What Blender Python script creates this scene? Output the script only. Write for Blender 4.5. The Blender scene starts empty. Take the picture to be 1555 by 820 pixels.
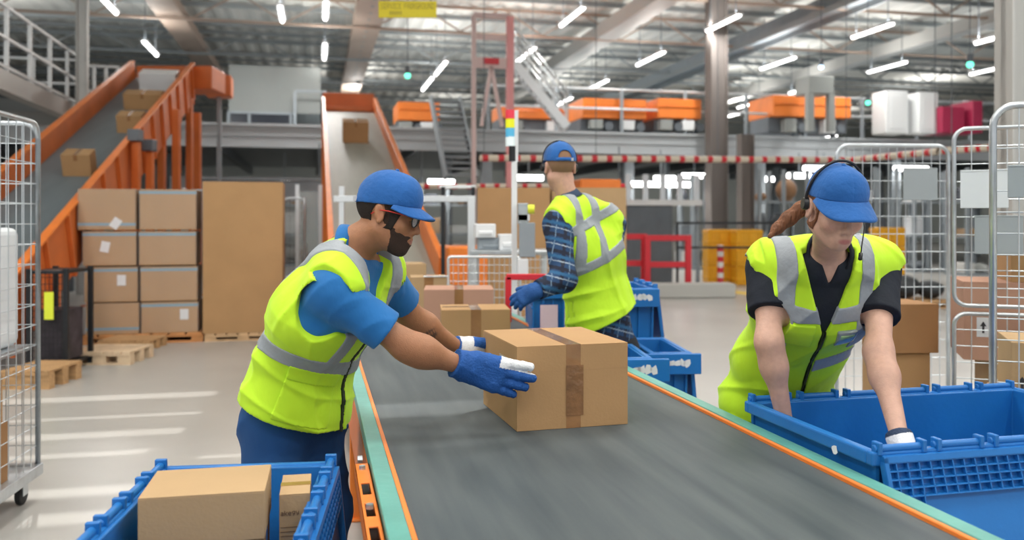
import bpy, bmesh, math, random
import numpy as np
from mathutils import Vector, Matrix, Quaternion
random.seed(7)
PI = math.pi
F, HC, CX, HY = 1300.0, 1.5, 777.5, 337.0      # focal length (px at 1555 wide), camera height, optical centre column, horizon row
ZB = 0.80                                       # belt height
TH = math.atan2(298, 1300)                      # the hall's grid is turned by this angle
CT, ST = math.cos(TH), math.sin(TH)
scene = bpy.context.scene
col = scene.collection

def P(px, py, Y): return Vector(((px-CX)*Y/F, Y, HC-(py-HY)*Y/F))
def G(px, py, z=0.0):
    return P(px, py, (HC-z)*F/(py-HY))
def W(a, b, z=0.0): return Vector((a*CT-b*ST, a*ST+b*CT, z))   # hall grid -> world
def AB(p): return (p.x*CT+p.y*ST, -p.x*ST+p.y*CT)

# ---------------------------------------------------------------- materials
MATS = {}
def mat(name, c, rough=0.6, metal=0.0, var=0.0, vs=8.0, bump=0.0, bs=40.0, emit=None, es=1.0, alpha=1.0, trans=0.0,
        stretch=(1,1,1), attr=None, sheen=0.0, coat=0.0, sub=0.0, spec=0.5, c2=None):
    if name in MATS: return MATS[name]
    m = bpy.data.materials.new(name); m.use_nodes = True
    nt = m.node_tree; n = nt.nodes; b = n['Principled BSDF']; L = nt.links.new
    b.inputs['Base Color'].default_value = (*c, 1)
    b.inputs['Roughness'].default_value = rough; b.inputs['Metallic'].default_value = metal
    b.inputs['Specular IOR Level'].default_value = spec
    if sheen: b.inputs['Sheen Weight'].default_value = sheen
    if coat: b.inputs['Coat Weight'].default_value = coat
    if sub:
        b.inputs['Subsurface Weight'].default_value = sub; b.inputs['Subsurface Radius'].default_value = (.02,.008,.004)
    if trans: b.inputs['Transmission Weight'].default_value = trans
    if alpha < 1: b.inputs['Alpha'].default_value = alpha
    if emit: b.inputs['Emission Color'].default_value = (*emit, 1); b.inputs['Emission Strength'].default_value = es
    tc = None
    if var or bump:
        tc = n.new('ShaderNodeTexCoord'); mp = n.new('ShaderNodeMapping'); L(tc.outputs['Object'], mp.inputs[0])
        mp.inputs['Scale'].default_value = stretch
    src = None
    if attr:
        at = n.new('ShaderNodeAttribute'); at.attribute_name = attr; src = at.outputs['Color']
        L(src, b.inputs['Base Color'])
    if var:
        t = n.new('ShaderNodeTexNoise'); t.inputs['Scale'].default_value = vs; t.inputs['Detail'].default_value = 5
        L(mp.outputs[0], t.inputs['Vector'])
        r = n.new('ShaderNodeMapRange'); L(t.outputs['Fac'], r.inputs[0])
        r.inputs[1].default_value = .3; r.inputs[2].default_value = .7
        if c2:
            mx = n.new('ShaderNodeMix'); mx.data_type = 'RGBA'
            mx.inputs[6].default_value = (*c, 1); mx.inputs[7].default_value = (*c2, 1)
            L(r.outputs[0], mx.inputs[0]); L(mx.outputs[2], b.inputs['Base Color'])
        else:
            r.inputs[3].default_value = 1-var; r.inputs[4].default_value = 1+var
            mx = n.new('ShaderNodeVectorMath'); mx.operation = 'SCALE'
            if src: L(src, mx.inputs[0])
            else: mx.inputs[0].default_value = c
            L(r.outputs[0], mx.inputs['Scale']); L(mx.outputs[0], b.inputs['Base Color'])
    if bump:
        t = n.new('ShaderNodeTexNoise'); t.inputs['Scale'].default_value = bs; t.inputs['Detail'].default_value = 4
        L(mp.outputs[0], t.inputs['Vector'])
        bp = n.new('ShaderNodeBump'); bp.inputs['Strength'].default_value = bump; bp.inputs['Distance'].default_value = .01
        L(t.outputs['Fac'], bp.inputs['Height']); L(bp.outputs[0], b.inputs['Normal'])
    MATS[name] = m
    return m

# ---------------------------------------------------------------- mesh builder
class MB:
    def __init__(s): s.v = []; s.f = []; s.mi = []
    def add(s, vs, fs, k=0):
        n = len(s.v); s.v += [tuple(v) for v in vs]; s.f += [tuple(i+n for i in f) for f in fs]; s.mi += [k]*len(fs); return s
    def box(s, c, d, R=None, k=0):
        hx, hy, hz = d[0]/2, d[1]/2, d[2]/2
        vs = [Vector((x, y, z)) for x in (-hx, hx) for y in (-hy, hy) for z in (-hz, hz)]
        if R is not None: vs = [R @ v for v in vs]
        c = Vector(c)
        return s.add([v+c for v in vs], [(0,1,3,2),(4,6,7,5),(0,4,5,1),(2,3,7,6),(0,2,6,4),(1,5,7,3)], k)
    def b2(s, lo, hi, k=0):
        return s.box([(a+b)/2 for a, b in zip(lo, hi)], [abs(b-a) for a, b in zip(lo, hi)], None, k)
    def tube(s, pts, r, n=8, closed=False, caps=True, k=0):
        pts = [Vector(p) for p in pts]; m = len(pts); rs = r if isinstance(r, (list, tuple)) else [r]*m
        fr = []; prev = None
        for i, p in enumerate(pts):
            if closed: t = (pts[(i+1) % m]-pts[i-1])
            else: t = pts[min(i+1, m-1)]-pts[max(i-1, 0)]
            t.normalize()
            if prev is None:
                a = Vector((0,0,1)) if abs(t.z) < .9 else Vector((1,0,0)); x = t.cross(a).normalized()
            else:
                x = (prev-t*prev.dot(t)).normalized()
            prev = x; y = t.cross(x)
            fr.append([p+(x*math.cos(2*PI*j/n)+y*math.sin(2*PI*j/n))*rs[i] for j in range(n)])
        vs = [q for ring in fr for q in ring]; fs = []
        for i in range(m if closed else m-1):
            a, b = i*n, ((i+1) % m)*n
            fs += [(a+j, a+(j+1) % n, b+(j+1) % n, b+j) for j in range(n)]
        if not closed and caps: fs += [tuple(range(n))[::-1], tuple(range((m-1)*n, m*n))]
        return s.add(vs, fs, k)
    def cyl(s, a, b, r, n=12, r2=None, k=0): return s.tube([a, b], [r, r if r2 is None else r2], n, k=k)
    def beam(s, a, b, w, h, up=(0,0,1), k=0):          # rectangular bar from a to b
        a, b = Vector(a), Vector(b); t = (b-a); L = t.length; t.normalize(); up = Vector(up)
        x = t.cross(up).normalized(); z = x.cross(t)
        R = Matrix((x, t, z)).transposed()
        return s.box((a+b)/2, (w, L, h), R, k)
    def prism(s, pts, z0, z1, k=0):
        n = len(pts)
        return s.add([(x, y, z0) for x, y in pts]+[(x, y, z1) for x, y in pts],
                     [tuple(range(n))[::-1], tuple(range(n, 2*n))]+[(i, (i+1) % n, (i+1) % n+n, i+n) for i in range(n)], k)
    def grid(s, rows, k=0):                            # rows: list of equal-length point lists
        m = len(rows[0])
        return s.add([p for r in rows for p in r], [(i*m+j, i*m+j+1, (i+1)*m+j+1, (i+1)*m+j) for i in range(len(rows)-1) for j in range(m-1)], k)
    def sphere(s, c, r, n=10, k=0):
        c = Vector(c); r = Vector(r) if not isinstance(r, (int, float)) else Vector((r,r,r)); vs = [c+Vector((0,0,r.z))]; fs = []
        m = max(4, n//2)
        for i in range(1, m):
            for j in range(n):
                a, b = PI*i/m, 2*PI*j/n
                vs.append(c+Vector((r.x*math.sin(a)*math.cos(b), r.y*math.sin(a)*math.sin(b), r.z*math.cos(a))))
        vs.append(c-Vector((0,0,r.z)))
        fs += [(0, 1+j, 1+(j+1) % n) for j in range(n)]
        for i in range(m-2):
            fs += [(1+i*n+j, 1+(i+1)*n+j, 1+(i+1)*n+(j+1) % n, 1+i*n+(j+1) % n) for j in range(n)]
        l = len(vs)-1; o = 1+(m-2)*n
        fs += [(l, o+(j+1) % n, o+j) for j in range(n)]
        return s.add(vs, fs, k)
    def build(s, name, m, parent=None, loc=(0,0,0), rz=0, bevel=0, smooth=False, solid=0, seg=1):
        me = bpy.data.meshes.new(name); me.from_pydata([tuple(v) for v in s.v], [], s.f); 
        ms = m if isinstance(m, (list, tuple)) else [m]
        for x in ms: me.materials.append(x)
        if len(ms) > 1: me.polygons.foreach_set('material_index', s.mi)
        bm = bmesh.new(); bm.from_mesh(me); bmesh.ops.recalc_face_normals(bm, faces=bm.faces); bm.to_mesh(me); bm.free()
        if smooth:
            me.polygons.foreach_set('use_smooth', [True]*len(me.polygons))
            if smooth == 'auto':
                try: me.set_sharp_from_angle(angle=math.radians(40))
                except Exception: pass
        o = bpy.data.objects.new(name, me); col.objects.link(o)
        o.location = loc; o.rotation_euler = (0, 0, rz)
        if parent: o.parent = parent
        if solid:
            md = o.modifiers.new('s', 'SOLIDIFY'); md.thickness = solid; md.offset = 0
        if bevel:
            md = o.modifiers.new('b', 'BEVEL'); md.width = bevel; md.segments = seg; md.limit_method = 'ANGLE'; md.angle_limit = .6
        return o

def tag(o, label=None, cat=None, group=None, kind=None):
    if label: o['label'] = label
    if cat: o['category'] = cat
    if group: o['group'] = group
    if kind: o['kind'] = kind
    return o
def empty(name, loc, rz=0, label=None, cat=None, group=None, kind=None):
    o = bpy.data.objects.new(name, None); col.objects.link(o); o.location = loc; o.rotation_euler = (0, 0, rz)
    o.empty_display_size = .1
    return tag(o, label, cat, group, kind)
KIDS = {}
def copy_tree(o, parent=None):
    c = o.copy(); col.objects.link(c)
    if parent: c.parent = parent
    for ch in [x for x in list(scene.objects) if x.parent == o and x is not c]: copy_tree(ch, c)
    return c
def dup(o, loc, rz=0, label=None, group=None):
    c = copy_tree(o); c.location = loc; c.rotation_euler = (0, 0, rz)
    if label: c['label'] = label
    if group: c['group'] = group
    return c

# lettering from a 5x7 pixel font made into real mesh strokes
FONT = {'A':'01110 10001 10001 11111 10001 10001 10001','B':'11110 10001 10001 11110 10001 10001 11110','C':'01111 10000 10000 10000 10000 10000 01111',
'D':'11110 10001 10001 10001 10001 10001 11110','E':'11111 10000 10000 11110 10000 10000 11111','F':'11111 10000 10000 11110 10000 10000 10000',
'I':'111 010 010 010 010 010 111','N':'10001 11001 10101 10101 10011 10001 10001','O':'01110 10001 10001 10001 10001 10001 01110',
'R':'11110 10001 10001 11110 10100 10010 10001','S':'01111 10000 10000 01110 00001 00001 11110','T':'11111 00100 00100 00100 00100 00100 00100',
'U':'10001 10001 10001 10001 10001 10001 01110','V':'10001 10001 10001 10001 01010 01010 00100','L':'10000 10000 10000 10000 10000 10000 11111',
'G':'01111 10000 10000 10011 10001 10001 01111',' ':'000 000 000 000 000 000 000','0':'01110 10001 10011 10101 11001 10001 01110',
'a':'0000 0000 0110 0001 0111 1001 0111','e':'0000 0000 0110 1001 1111 1000 0111','g':'0000 0111 1001 1001 0111 0001 0110','k':'1000 1000 1001 1010 1100 1010 1001',
'y':'0000 1001 1001 1001 0111 0001 0110','P':'11110 10001 10001 11110 10000 10000 10000','*':'00000 00100 11111 01110 01110 11011 10001'}
def letters(mb, text, x, z, h, y=0.0, th=.002, k=0):
    p = h/7
    for ch in text:
        rows = FONT[ch].split()
        for r, row in enumerate(rows):
            c = 0
            while c < len(row):
                if row[c] == '1':
                    c1 = c
                    while c1 < len(row) and row[c1] == '1': c1 += 1
                    mb.b2((x+c*p, y-th, z+(6-r)*p), (x+c1*p, y, z+(7-r)*p), k); c = c1
                else: c += 1
        x += (len(rows[0])+1)*p
    return x

# ---------------------------------------------------------------- implicit bodies (smooth unions, surface nets)
def npv(v): return np.array(v, dtype=np.float32)
class Field:
    BIG = .3
    def __init__(s): s.ops = []
    def add(s, c, R, fn, k=.02, op='u'): s.ops.append((npv(c), R, fn, k, op)); return s
    def __call__(s, p):
        d = np.full(len(p), s.BIG, dtype=np.float32)
        for c, R, fn, k, op in s.ops:
            q = p-c; m = np.nonzero((q*q).sum(1) < (R+.1)**2)[0]
            if len(m) == 0: continue
            e = fn(p[m]); dm = d[m]
            if op == 'u':
                h = np.maximum(k-np.abs(dm-e), 0)/k; d[m] = np.minimum(dm, e)-h*h*k*.25
            else:
                e = -e; h = np.maximum(k-np.abs(dm-e), 0)/k; d[m] = np.maximum(dm, e)+h*h*k*.25
        return d
    def bounds(s):
        lo = np.min([c-R for c, R, fn, k, op in s.ops if op == 'u'], 0); hi = np.max([c+R for c, R, fn, k, op in s.ops if op == 'u'], 0)
        return lo, hi
    def rc(s, a, b, ra, rb, k=.02, op='u'):
        a, b = npv(a), npv(b); ba = b-a; L2 = float((ba*ba).sum())+1e-9
        def fn(p):
            pa = p-a; t = np.clip((pa@ba)/L2, 0, 1); q = pa-t[:, None]*ba
            return np.sqrt((q*q).sum(1))-(ra+(rb-ra)*t)
        return s.add((a+b)/2, math.sqrt(L2)/2+max(ra, rb), fn, k, op)
    def sc(s, a, b, ra, rb, L, sq, k=.05, op='u'):     # round cone widened by sq along L
        a, b, L = npv(a), npv(b), npv(Vector(L).normalized()); ba = b-a
        bb = ba-(1-1/sq)*float(ba@L)*L; L2 = float((bb*bb).sum())+1e-9
        def fn(p):
            pa = p-a; l = pa@L; pa = pa-((1-1/sq)*l)[:, None]*L
            t = np.clip((pa@bb)/L2, 0, 1); q = pa-t[:, None]*bb
            return np.sqrt((q*q).sum(1))-(ra+(rb-ra)*t)
        return s.add((a+b)/2, float(np.linalg.norm(ba))/2+max(ra, rb)*sq, fn, k, op)
    def el(s, c, r, M=None, k=.02, op='u'):            # ellipsoid; M columns = its axes
        c, r = npv(c), npv(r); Mm = npv(M) if M is not None else np.eye(3, dtype=np.float32)
        def fn(p):
            q = (p-c)@Mm; k0 = np.sqrt(((q/r)**2).sum(1)); k1 = np.sqrt(((q/(r*r))**2).sum(1))
            return k0*(k0-1)/np.maximum(k1, 1e-6)
        return s.add(c, float(r.max()), fn, k, op)

def surf(f, lo, hi, h, B=5):
    lo, hi = npv(lo)-2*h, npv(hi)+2*h
    nb = np.ceil((hi-lo)/(h*B)).astype(int)
    n = nb*B+1
    ii = np.stack(np.meshgrid(*[np.arange(k) for k in nb], indexing='ij'), -1).reshape(-1, 3)
    cen = lo+((ii+.5)*B*h).astype(np.float32)
    dc = f(cen.astype(np.float32))
    vol = np.repeat(np.repeat(np.repeat(dc.reshape(nb), B, 0), B, 1), B, 2)
    vol = np.pad(vol, ((0,1),(0,1),(0,1)), mode='edge').astype(np.float32)
    act = ii[np.abs(dc) < B*h*1.15+.004]
    need = np.zeros(n, dtype=bool)
    off = np.stack(np.meshgrid(*[np.arange(B+1)]*3, indexing='ij'), -1).reshape(-1, 3)
    for i in range(0, len(act), 20000):
        idx = (act[i:i+20000]*B)[:, None, :]+off[None]
        idx = idx.reshape(-1, 3); need[idx[:, 0], idx[:, 1], idx[:, 2]] = True
    nz = np.argwhere(need)
    for i in range(0, len(nz), 400000):
        z = nz[i:i+400000]; vol[z[:, 0], z[:, 1], z[:, 2]] = f((lo+z*h).astype(np.float32))
    s = vol < 0
    cs = np.zeros(n-1, dtype=np.int8)
    for a in (0, 1):
        for b in (0, 1):
            for c in (0, 1): cs += s[a:n[0]-1+a, b:n[1]-1+b, c:n[2]-1+c]
    cells = np.argwhere((cs > 0) & (cs < 8))
    if len(cells) == 0: return np.zeros((0,3)), []
    cid = np.full(n-1, -1, dtype=np.int32); cid[cells[:, 0], cells[:, 1], cells[:, 2]] = np.arange(len(cells))
    acc = np.zeros((len(cells), 3), np.float32); cnt = np.zeros(len(cells), np.float32)
    co = [(a, b, c) for a in (0, 1) for b in (0, 1) for c in (0, 1)]
    val = {o: vol[cells[:, 0]+o[0], cells[:, 1]+o[1], cells[:, 2]+o[2]] for o in co}
    for o in co:
        for ax in range(3):
            if o[ax] == 0:
                o2 = tuple(1 if i == ax else o[i] for i in range(3)); v0, v1 = val[o], val[o2]
                m = (v0 < 0) != (v1 < 0); t = np.where(m, v0/np.where(m, v0-v1, 1), 0)
                pt = np.tile(npv(o), (len(cells), 1)); pt[:, ax] += t
                acc += pt*m[:, None]; cnt += m
    V = lo+(cells+acc/cnt[:, None])*h
    Fs = []
    for ax in range(3):
        u, w = (ax+1) % 3, (ax+2) % 3
        sl0 = [slice(1, -1)]*3; sl0[ax] = slice(0, -1); sl1 = [slice(1, -1)]*3; sl1[ax] = slice(1, None)
        s0, s1 = s[tuple(sl0)], s[tuple(sl1)]
        e = np.argwhere(s0 != s1)
        if len(e) == 0: continue
        inside = s0[e[:, 0], e[:, 1], e[:, 2]]
        g = e.copy(); g[:, u] += 1; g[:, w] += 1
        def cell(du, dw):
            c = g.copy(); c[:, u] -= du; c[:, w] -= dw; return cid[c[:, 0], c[:, 1], c[:, 2]]
        q = np.stack([cell(1, 1), cell(0, 1), cell(0, 0), cell(1, 0)], 1)
        q = q[(q >= 0).all(1)] if False else q
        q[~inside] = q[~inside][:, ::-1]
        Fs.append(q)
    Q = np.concatenate(Fs); Q = Q[(Q >= 0).all(1)]
    return V, Q

def skin(name, f, h, m, parent, lo=None, hi=None, colf=None, relax=1, keep=True):
    if lo is None: lo, hi = f.bounds()
    V, Q = surf(f, lo, hi, h)
    if len(V) == 0: print('EMPTY', name); return None
    for _ in range(relax):                                     # light Laplacian relaxation takes the grid steps off
        s = np.zeros_like(V); c = np.zeros(len(V), np.float32)
        for a, b in ((0,1),(1,2),(2,3),(3,0)):
            np.add.at(s, Q[:, a], V[Q[:, b]]); np.add.at(s, Q[:, b], V[Q[:, a]])
            np.add.at(c, Q[:, a], 1); np.add.at(c, Q[:, b], 1)
        V = V*.45+.55*s/np.maximum(c, 1)[:, None]
    org = npv(parent.location) if parent and not parent.parent else npv((0,0,0))
    me = bpy.data.meshes.new(name); nv, nf = len(V), len(Q)
    me.vertices.add(nv); me.vertices.foreach_set('co', (V-org).astype(np.float32).ravel())
    me.loops.add(nf*4); me.loops.foreach_set('vertex_index', Q.astype(np.int32).ravel())
    me.polygons.add(nf); me.polygons.foreach_set('loop_start', np.arange(0, nf*4, 4, dtype=np.int32))
    me.polygons.foreach_set('loop_total', np.full(nf, 4, dtype=np.int32)); me.polygons.foreach_set('use_smooth', [True]*nf)
    me.update(calc_edges=True); me.validate()
    me.materials.append(m)
    if colf is not None:
        C = colf(V.astype(np.float32)); at = me.color_attributes.new('Col', 'FLOAT_COLOR', 'POINT')
        at.data.foreach_set('color', np.concatenate([C, np.ones((nv, 1))], 1).astype(np.float32).ravel())
    o = bpy.data.objects.new(name, me); col.objects.link(o)
    if parent: o.parent = parent
    return o
def inter(*fs):
    return lambda p: np.maximum.reduce([g(p) for g in fs])
def off(f, d): return lambda p: f(p)-d
def neg(f): return lambda p: -f(p)
def slab(o, nrm, lo, hi):
    o, nrm = npv(o), npv(Vector(nrm).normalized())
    return lambda p: np.maximum((p-o)@nrm-hi, lo-(p-o)@nrm)
def half(o, nrm):                                          # keeps the side the normal points away from
    o, nrm = npv(o), npv(Vector(nrm).normalized())
    return lambda p: (p-o)@nrm
def nbox(o, M, lo, hi):                                    # box region in a frame (M columns = axes)
    o, M = npv(o), npv(M); lo, hi = npv(lo), npv(hi); c, r = (lo+hi)/2, (hi-lo)/2
    def g(p):
        q = np.abs((p-o)@M-c)-r
        return q.max(1)
    return g
# ================================================================ people
def V3(*a): return Vector(a)
def frame(Fw, Up):
    Fw = Vector(Fw).normalized(); Up = Vector(Up); Up = (Up-Fw*Up.dot(Fw)).normalized(); X = Fw.cross(Up)
    return X, Fw, Up
class Person: pass

def hand_field(f, Wp, D, N, right, curls, s=1.0, g=0.0, thumb=(.75, .6, .25), spread=1.0):
    D = Vector(D).normalized(); N = Vector(N); N = (N-D*N.dot(D)).normalized()
    S = D.cross(N) if right else N.cross(D)
    kn = []
    for i, o in enumerate((.031, .011, -.010, -.030)):
        b = Wp+(D*(.092-.006*abs(i-1))+S*o)*s; kn.append(b)
        f.rc(Wp+S*o*.55*s, b, .015*s+g, .0125*s+g, .022)
    lens = (.070, .078, .072, .056)
    for i in range(4):
        c = curls[i]; d = (D+S*(.10, .02, -.05, -.13)[i]*spread).normalized(); p = kn[i]; r = (.0098, .0102, .0096, .0086)[i]*s+g
        for j, q in enumerate((.46, .30, .24)):
            a = c*(.55, 1.1, 1.5)[j]
            dd = (d*math.cos(a)+N*math.sin(a))
            e = p+dd*lens[i]*q*s
            f.rc(p, e, r, r*.94, .005); p = e; r *= .94
    t0 = Wp+(D*.022+S*.026)*s; td = (D*thumb[0]+S*thumb[1]+N*thumb[2]).normalized()
    t1 = t0+td*.042*s; t2 = t1+(td+D*.3).normalized()*.034*s; t3 = t2+(td+D*.6).normalized()*.024*s
    f.rc(t0, t1, .016*s+g, .0125*s+g, .015); f.rc(t1, t2, .0115*s+g, .0105*s+g, .005); f.rc(t2, t3, .0105*s+g, .009*s+g, .005)
    return D, N, S

def head_field(f, C, X, Y, Z, s=1.0, fem=False, ear=True, g=0.0, face=True):
    def w(x, y, z): return C+(X*x+Y*y+Z*z)*s
    M = [[X[i], Y[i], Z[i]] for i in range(3)]
    def el(c, r, k=.02, op='u'): f.el(w(*c), [a*s+g for a in r], M, k*s, op)
    def rc(a, b, ra, rb, k=.02, op='u'): f.rc(w(*a), w(*b), ra*s+g, rb*s+g, k*s, op)
    el((0, -.014, .032), (.073, .094, .084))
    el((0, .030, -.028), (.056 if not fem else .053, .060, .084), .03)
    for q in (-1, 1):
        rc((q*.052, -.005, -.055), (q*.014, .062, -.098 if not fem else -.089), .016, .016 if not fem else .012, .035)
        rc((q*.012, .083, .024), (q*.042, .070, .022), .009, .008, .012)
        el((q*.040, .058, -.026), (.020, .020, .018), .03)
    el((0, .074, -.102 if not fem else -.093), (.017, .013, .014 if not fem else .011), .02)
    if face:
        for q in (-1, 1):
            el((q*.031, .101, .002), (.019, .020, .014), .012, 's')
            el((q*.031, .075, .001), (.0145, .0145, .012), .004)
            rc((q*.020, .0885, .004), (q*.043, .080, .002), .0032, .0025, .004)
        rc((0, .088, .012), (0, .106, -.026), .0075, .0095, .014)
        el((0, .106, -.034), (.0105, .012, .010), .008)
        for q in (-1, 1):
            el((q*.012, .096, -.038), (.008, .010, .008), .006)
            el((q*.006, .104, -.046), (.003, .004, .004), .003, 's')
        el((0, .083, -.068), (.026, .015, .020), .02)
        rc((-.017, .091, -.0635), (.017, .091, -.0635), .0045, .0045, .008)
        rc((0, .098, -.0615), (0, .098, -.0615), .004, .004, .006)
        rc((-.014, .091, -.0735), (.014, .091, -.0735), .0055, .0055, .008)
        rc((-.022, .094, -.068), (.022, .094, -.068), .0018, .0018, .003, 's')
    if ear:
        for q in (-1, 1):
            Me = [[X[i], (Y*.95+Z*.3)[i], (Z*.95-Y*.3)[i]] for i in range(3)]
            f.el(w(q*.077, -.010, -.004), [.009*s+g, .017*s+g, .031*s+g], Me, .008*s)
            f.el(w(q*.087, -.004, .002), [.007*s, .010*s, .018*s], Me, .005*s, 's')
            rc((q*.082, -.004, -.028), (q*.080, -.006, -.032), .006, .006, .006)
    return w, M

def torso_field(f, J, g=0.0, b=1.0, hem=None, legs=False, yoke=True):
    Lp = J['hipL']-J['hipR']; Lc = J['shL']-J['shR']; Lm = (Lp.normalized()+Lc.normalized())
    up = (J['neck']-J['chest']).normalized()
    f.sc(J['pelvis'], J['waist'], .118*b+g, .104*b+g, Lp, 1.42, .06)
    f.sc(J['waist'], J['chest'], .104*b+g, .118*b+g, Lm, 1.42, .06)
    top = J['chest'].lerp(J['neck'], .62)
    f.sc(J['chest'], top, .118*b+g, .078*b+g*.8, Lc, 1.55, .06)
    if yoke:
        for q in ('shR', 'shL'):
            s_ = J[q]; inn = J['neck'].lerp(s_, .35)-up*.035
            f.rc(inn, s_.lerp(J['neck'], .12), .052*b+g*.8, .052*b+g*.8, .05)
            f.rc(J['chest'].lerp(s_, .5), s_.lerp(J['chest'], .1), .075*b+g, .050*b+g*.8, .06)
    if hem: f.sc(J['pelvis'], hem, .120*b+g, .124*b+g, Lp, 1.38, .06)

def folds(ds, amp):
    ds = [(npv(Vector(d).normalized()), fr, ph) for d, fr, ph in ds]
    def g(p):
        a = np.zeros(len(p), np.float32)
        for d, fr, ph in ds:
            t = p@d
            w_ = np.sin(p[:, 0]*9+ph)+np.sin(p[:, 2]*7+ph*2)+np.sin(p[:, 1]*8-ph)
            a -= (1-2.0*np.abs(np.sin((t*fr+w_*1.3+ph)*.5))**.7)*(.5+.5*np.sin(p[:, 2]*7.3+p[:, 0]*8.1+ph*1.7))
        return np.minimum(a/len(ds), .22)*amp
    return g

def make_person(name, label, J, o):
    up = V3(0,0,1); b = o.get('b', 1.0); a_ = o.get('arm', 1.0)
    root_loc = (J['ankR']+J['ankL'])/2; root_loc.z = 0
    X, Y, Z = frame(J['hF'], J.get('hU', up)); C = J['head']; hs = o.get('hs', 1.0)
    # ---- body, one continuous surface
    f = Field()
    torso_field(f, J, 0, b)
    skull = C-Z*.055*hs-Y*.012*hs
    f.rc(J['neck']-(skull-J['neck']).normalized()*.03, skull, .058*b*o.get('nk', 1), .054*b*o.get('nk', 1), .035)
    w, M = head_field(f, C, X, Y, Z, hs, o.get('fem', False))
    for q in 'RL':
        sh, el, wr = J['sh'+q], J['el'+q], J['wr'+q]
        f.rc(sh, el, .052*b*a_, .040*b*a_, .05)
        m = el.lerp(wr, .28); fb = .042 if not o.get('fem') else .0385; f.rc(el, m, .038*b*a_, fb*b*a_, .05); f.rc(m, wr, fb*b*a_, .026*b*a_, .05)
        f.rc(J['hip'+q], J['kn'+q], .088*b, .058*b, .06); f.rc(J['kn'+q], J['ank'+q], .056*b, .038*b, .03)
        toe = J['ank'+q]+Vector(J['foot'+q])*.17-up*.045; f.rc(J['ank'+q]-up*.03, toe, .036, .028, .03)
    for q in 'RL':
        D, N, cu, th = J['hand'+q]
        hand_field(f, J['wr'+q], D, N, q == 'R', cu, o.get('hand', 1.0), 0, th)
    sk, dark, lip = o['skin'], o.get('brow', (.05,.03,.02)), o.get('lip', (.45,.18,.15))
    def colf(p):
        q = ((p-npv(C))@npv(M))/hs; c = np.tile(npv(sk), (len(p), 1))
        def blob(cx, r, cc, soft=.5, am=1.0):
            nonlocal c
            d = np.sqrt((((q-npv(cx))/npv(r))**2).sum(1)); t = (np.clip((1-d)/soft, 0, 1)*am)[:, None]; c = c*(1-t)+npv(cc)*t
        hh = o.get('cheek')
        for s_ in (-1, 1):
            if hh: blob((s_*.04, .07, -.03), (.03, .03, .025), hh, 1, .5)
            blob((s_*.030, .085, .024), (.021, .02, .005), dark, .6, .85)
            blob((s_*.031, .09, -.0055), (.017, .012, .0022), (.03,.02,.02), .5, .9)
            blob((s_*.080, -.006, -.004), (.012, .014, .026), [v*w_ for v, w_ in zip(sk, (.92,.7,.66))], 1, .5)
        blob((0, .10, -.068), (.024, .014, .0105), lip, .4, .9)
        for pt, r, cc, am in o.get('marks', []):
            d = np.sqrt(((p-npv(pt))**2).sum(1)); n_ = .5+.5*np.sin(p[:, 0]*420)*np.sin(p[:, 2]*380+p[:, 1]*300)
            t = (np.clip((1-d/r)*3, 0, 1)*am*(n_ > .45))[:, None]; c = c*(1-t)+npv(cc)*t
        return c
    body = empty('tmp', root_loc) if False else None
    lo, hi = f.bounds()
    class R: pass
    root = R(); root.location = root_loc; root.parent = None
    V_, _ = None, None
    # the mesh itself is the top-level thing
    ob = skin(name, f, o.get('h', .0042), mat('skin_'+name+label[:9], sk, .55, attr='Col', var=.06, vs=60, bump=.12, bs=220, sub=.08), None, lo, hi, colf, 1)
    me = ob.data; co = np.empty(len(me.vertices)*3, np.float32); me.vertices.foreach_get('co', co)
    co = co.reshape(-1, 3)-npv(root_loc); me.vertices.foreach_set('co', co.ravel()); ob.location = root_loc; me.update()
    tag(ob, label, 'person')
    bpy.context.view_layer.update()
    p = Person(); p.ob = ob; p.w = w; p.M = M; p.X, p.Y, p.Z, p.C, p.hs = X, Y, Z, C, hs; p.root = root_loc; p.J = J; p.b = b; p.a = a_; p.o = o
    return p

def add(pn, name, f, m, h=.005, lo=None, hi=None, colf=None, relax=1):
    ob = skin(name, f, h, m, pn.ob, lo, hi, colf, relax); return ob
def addmb(pn, name, mb, m, **kw):                      # mesh builder parts given in world space
    mb.v = [tuple(Vector(v)-pn.root) for v in mb.v]; return mb.build(name, m, pn.ob, **kw)

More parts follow.
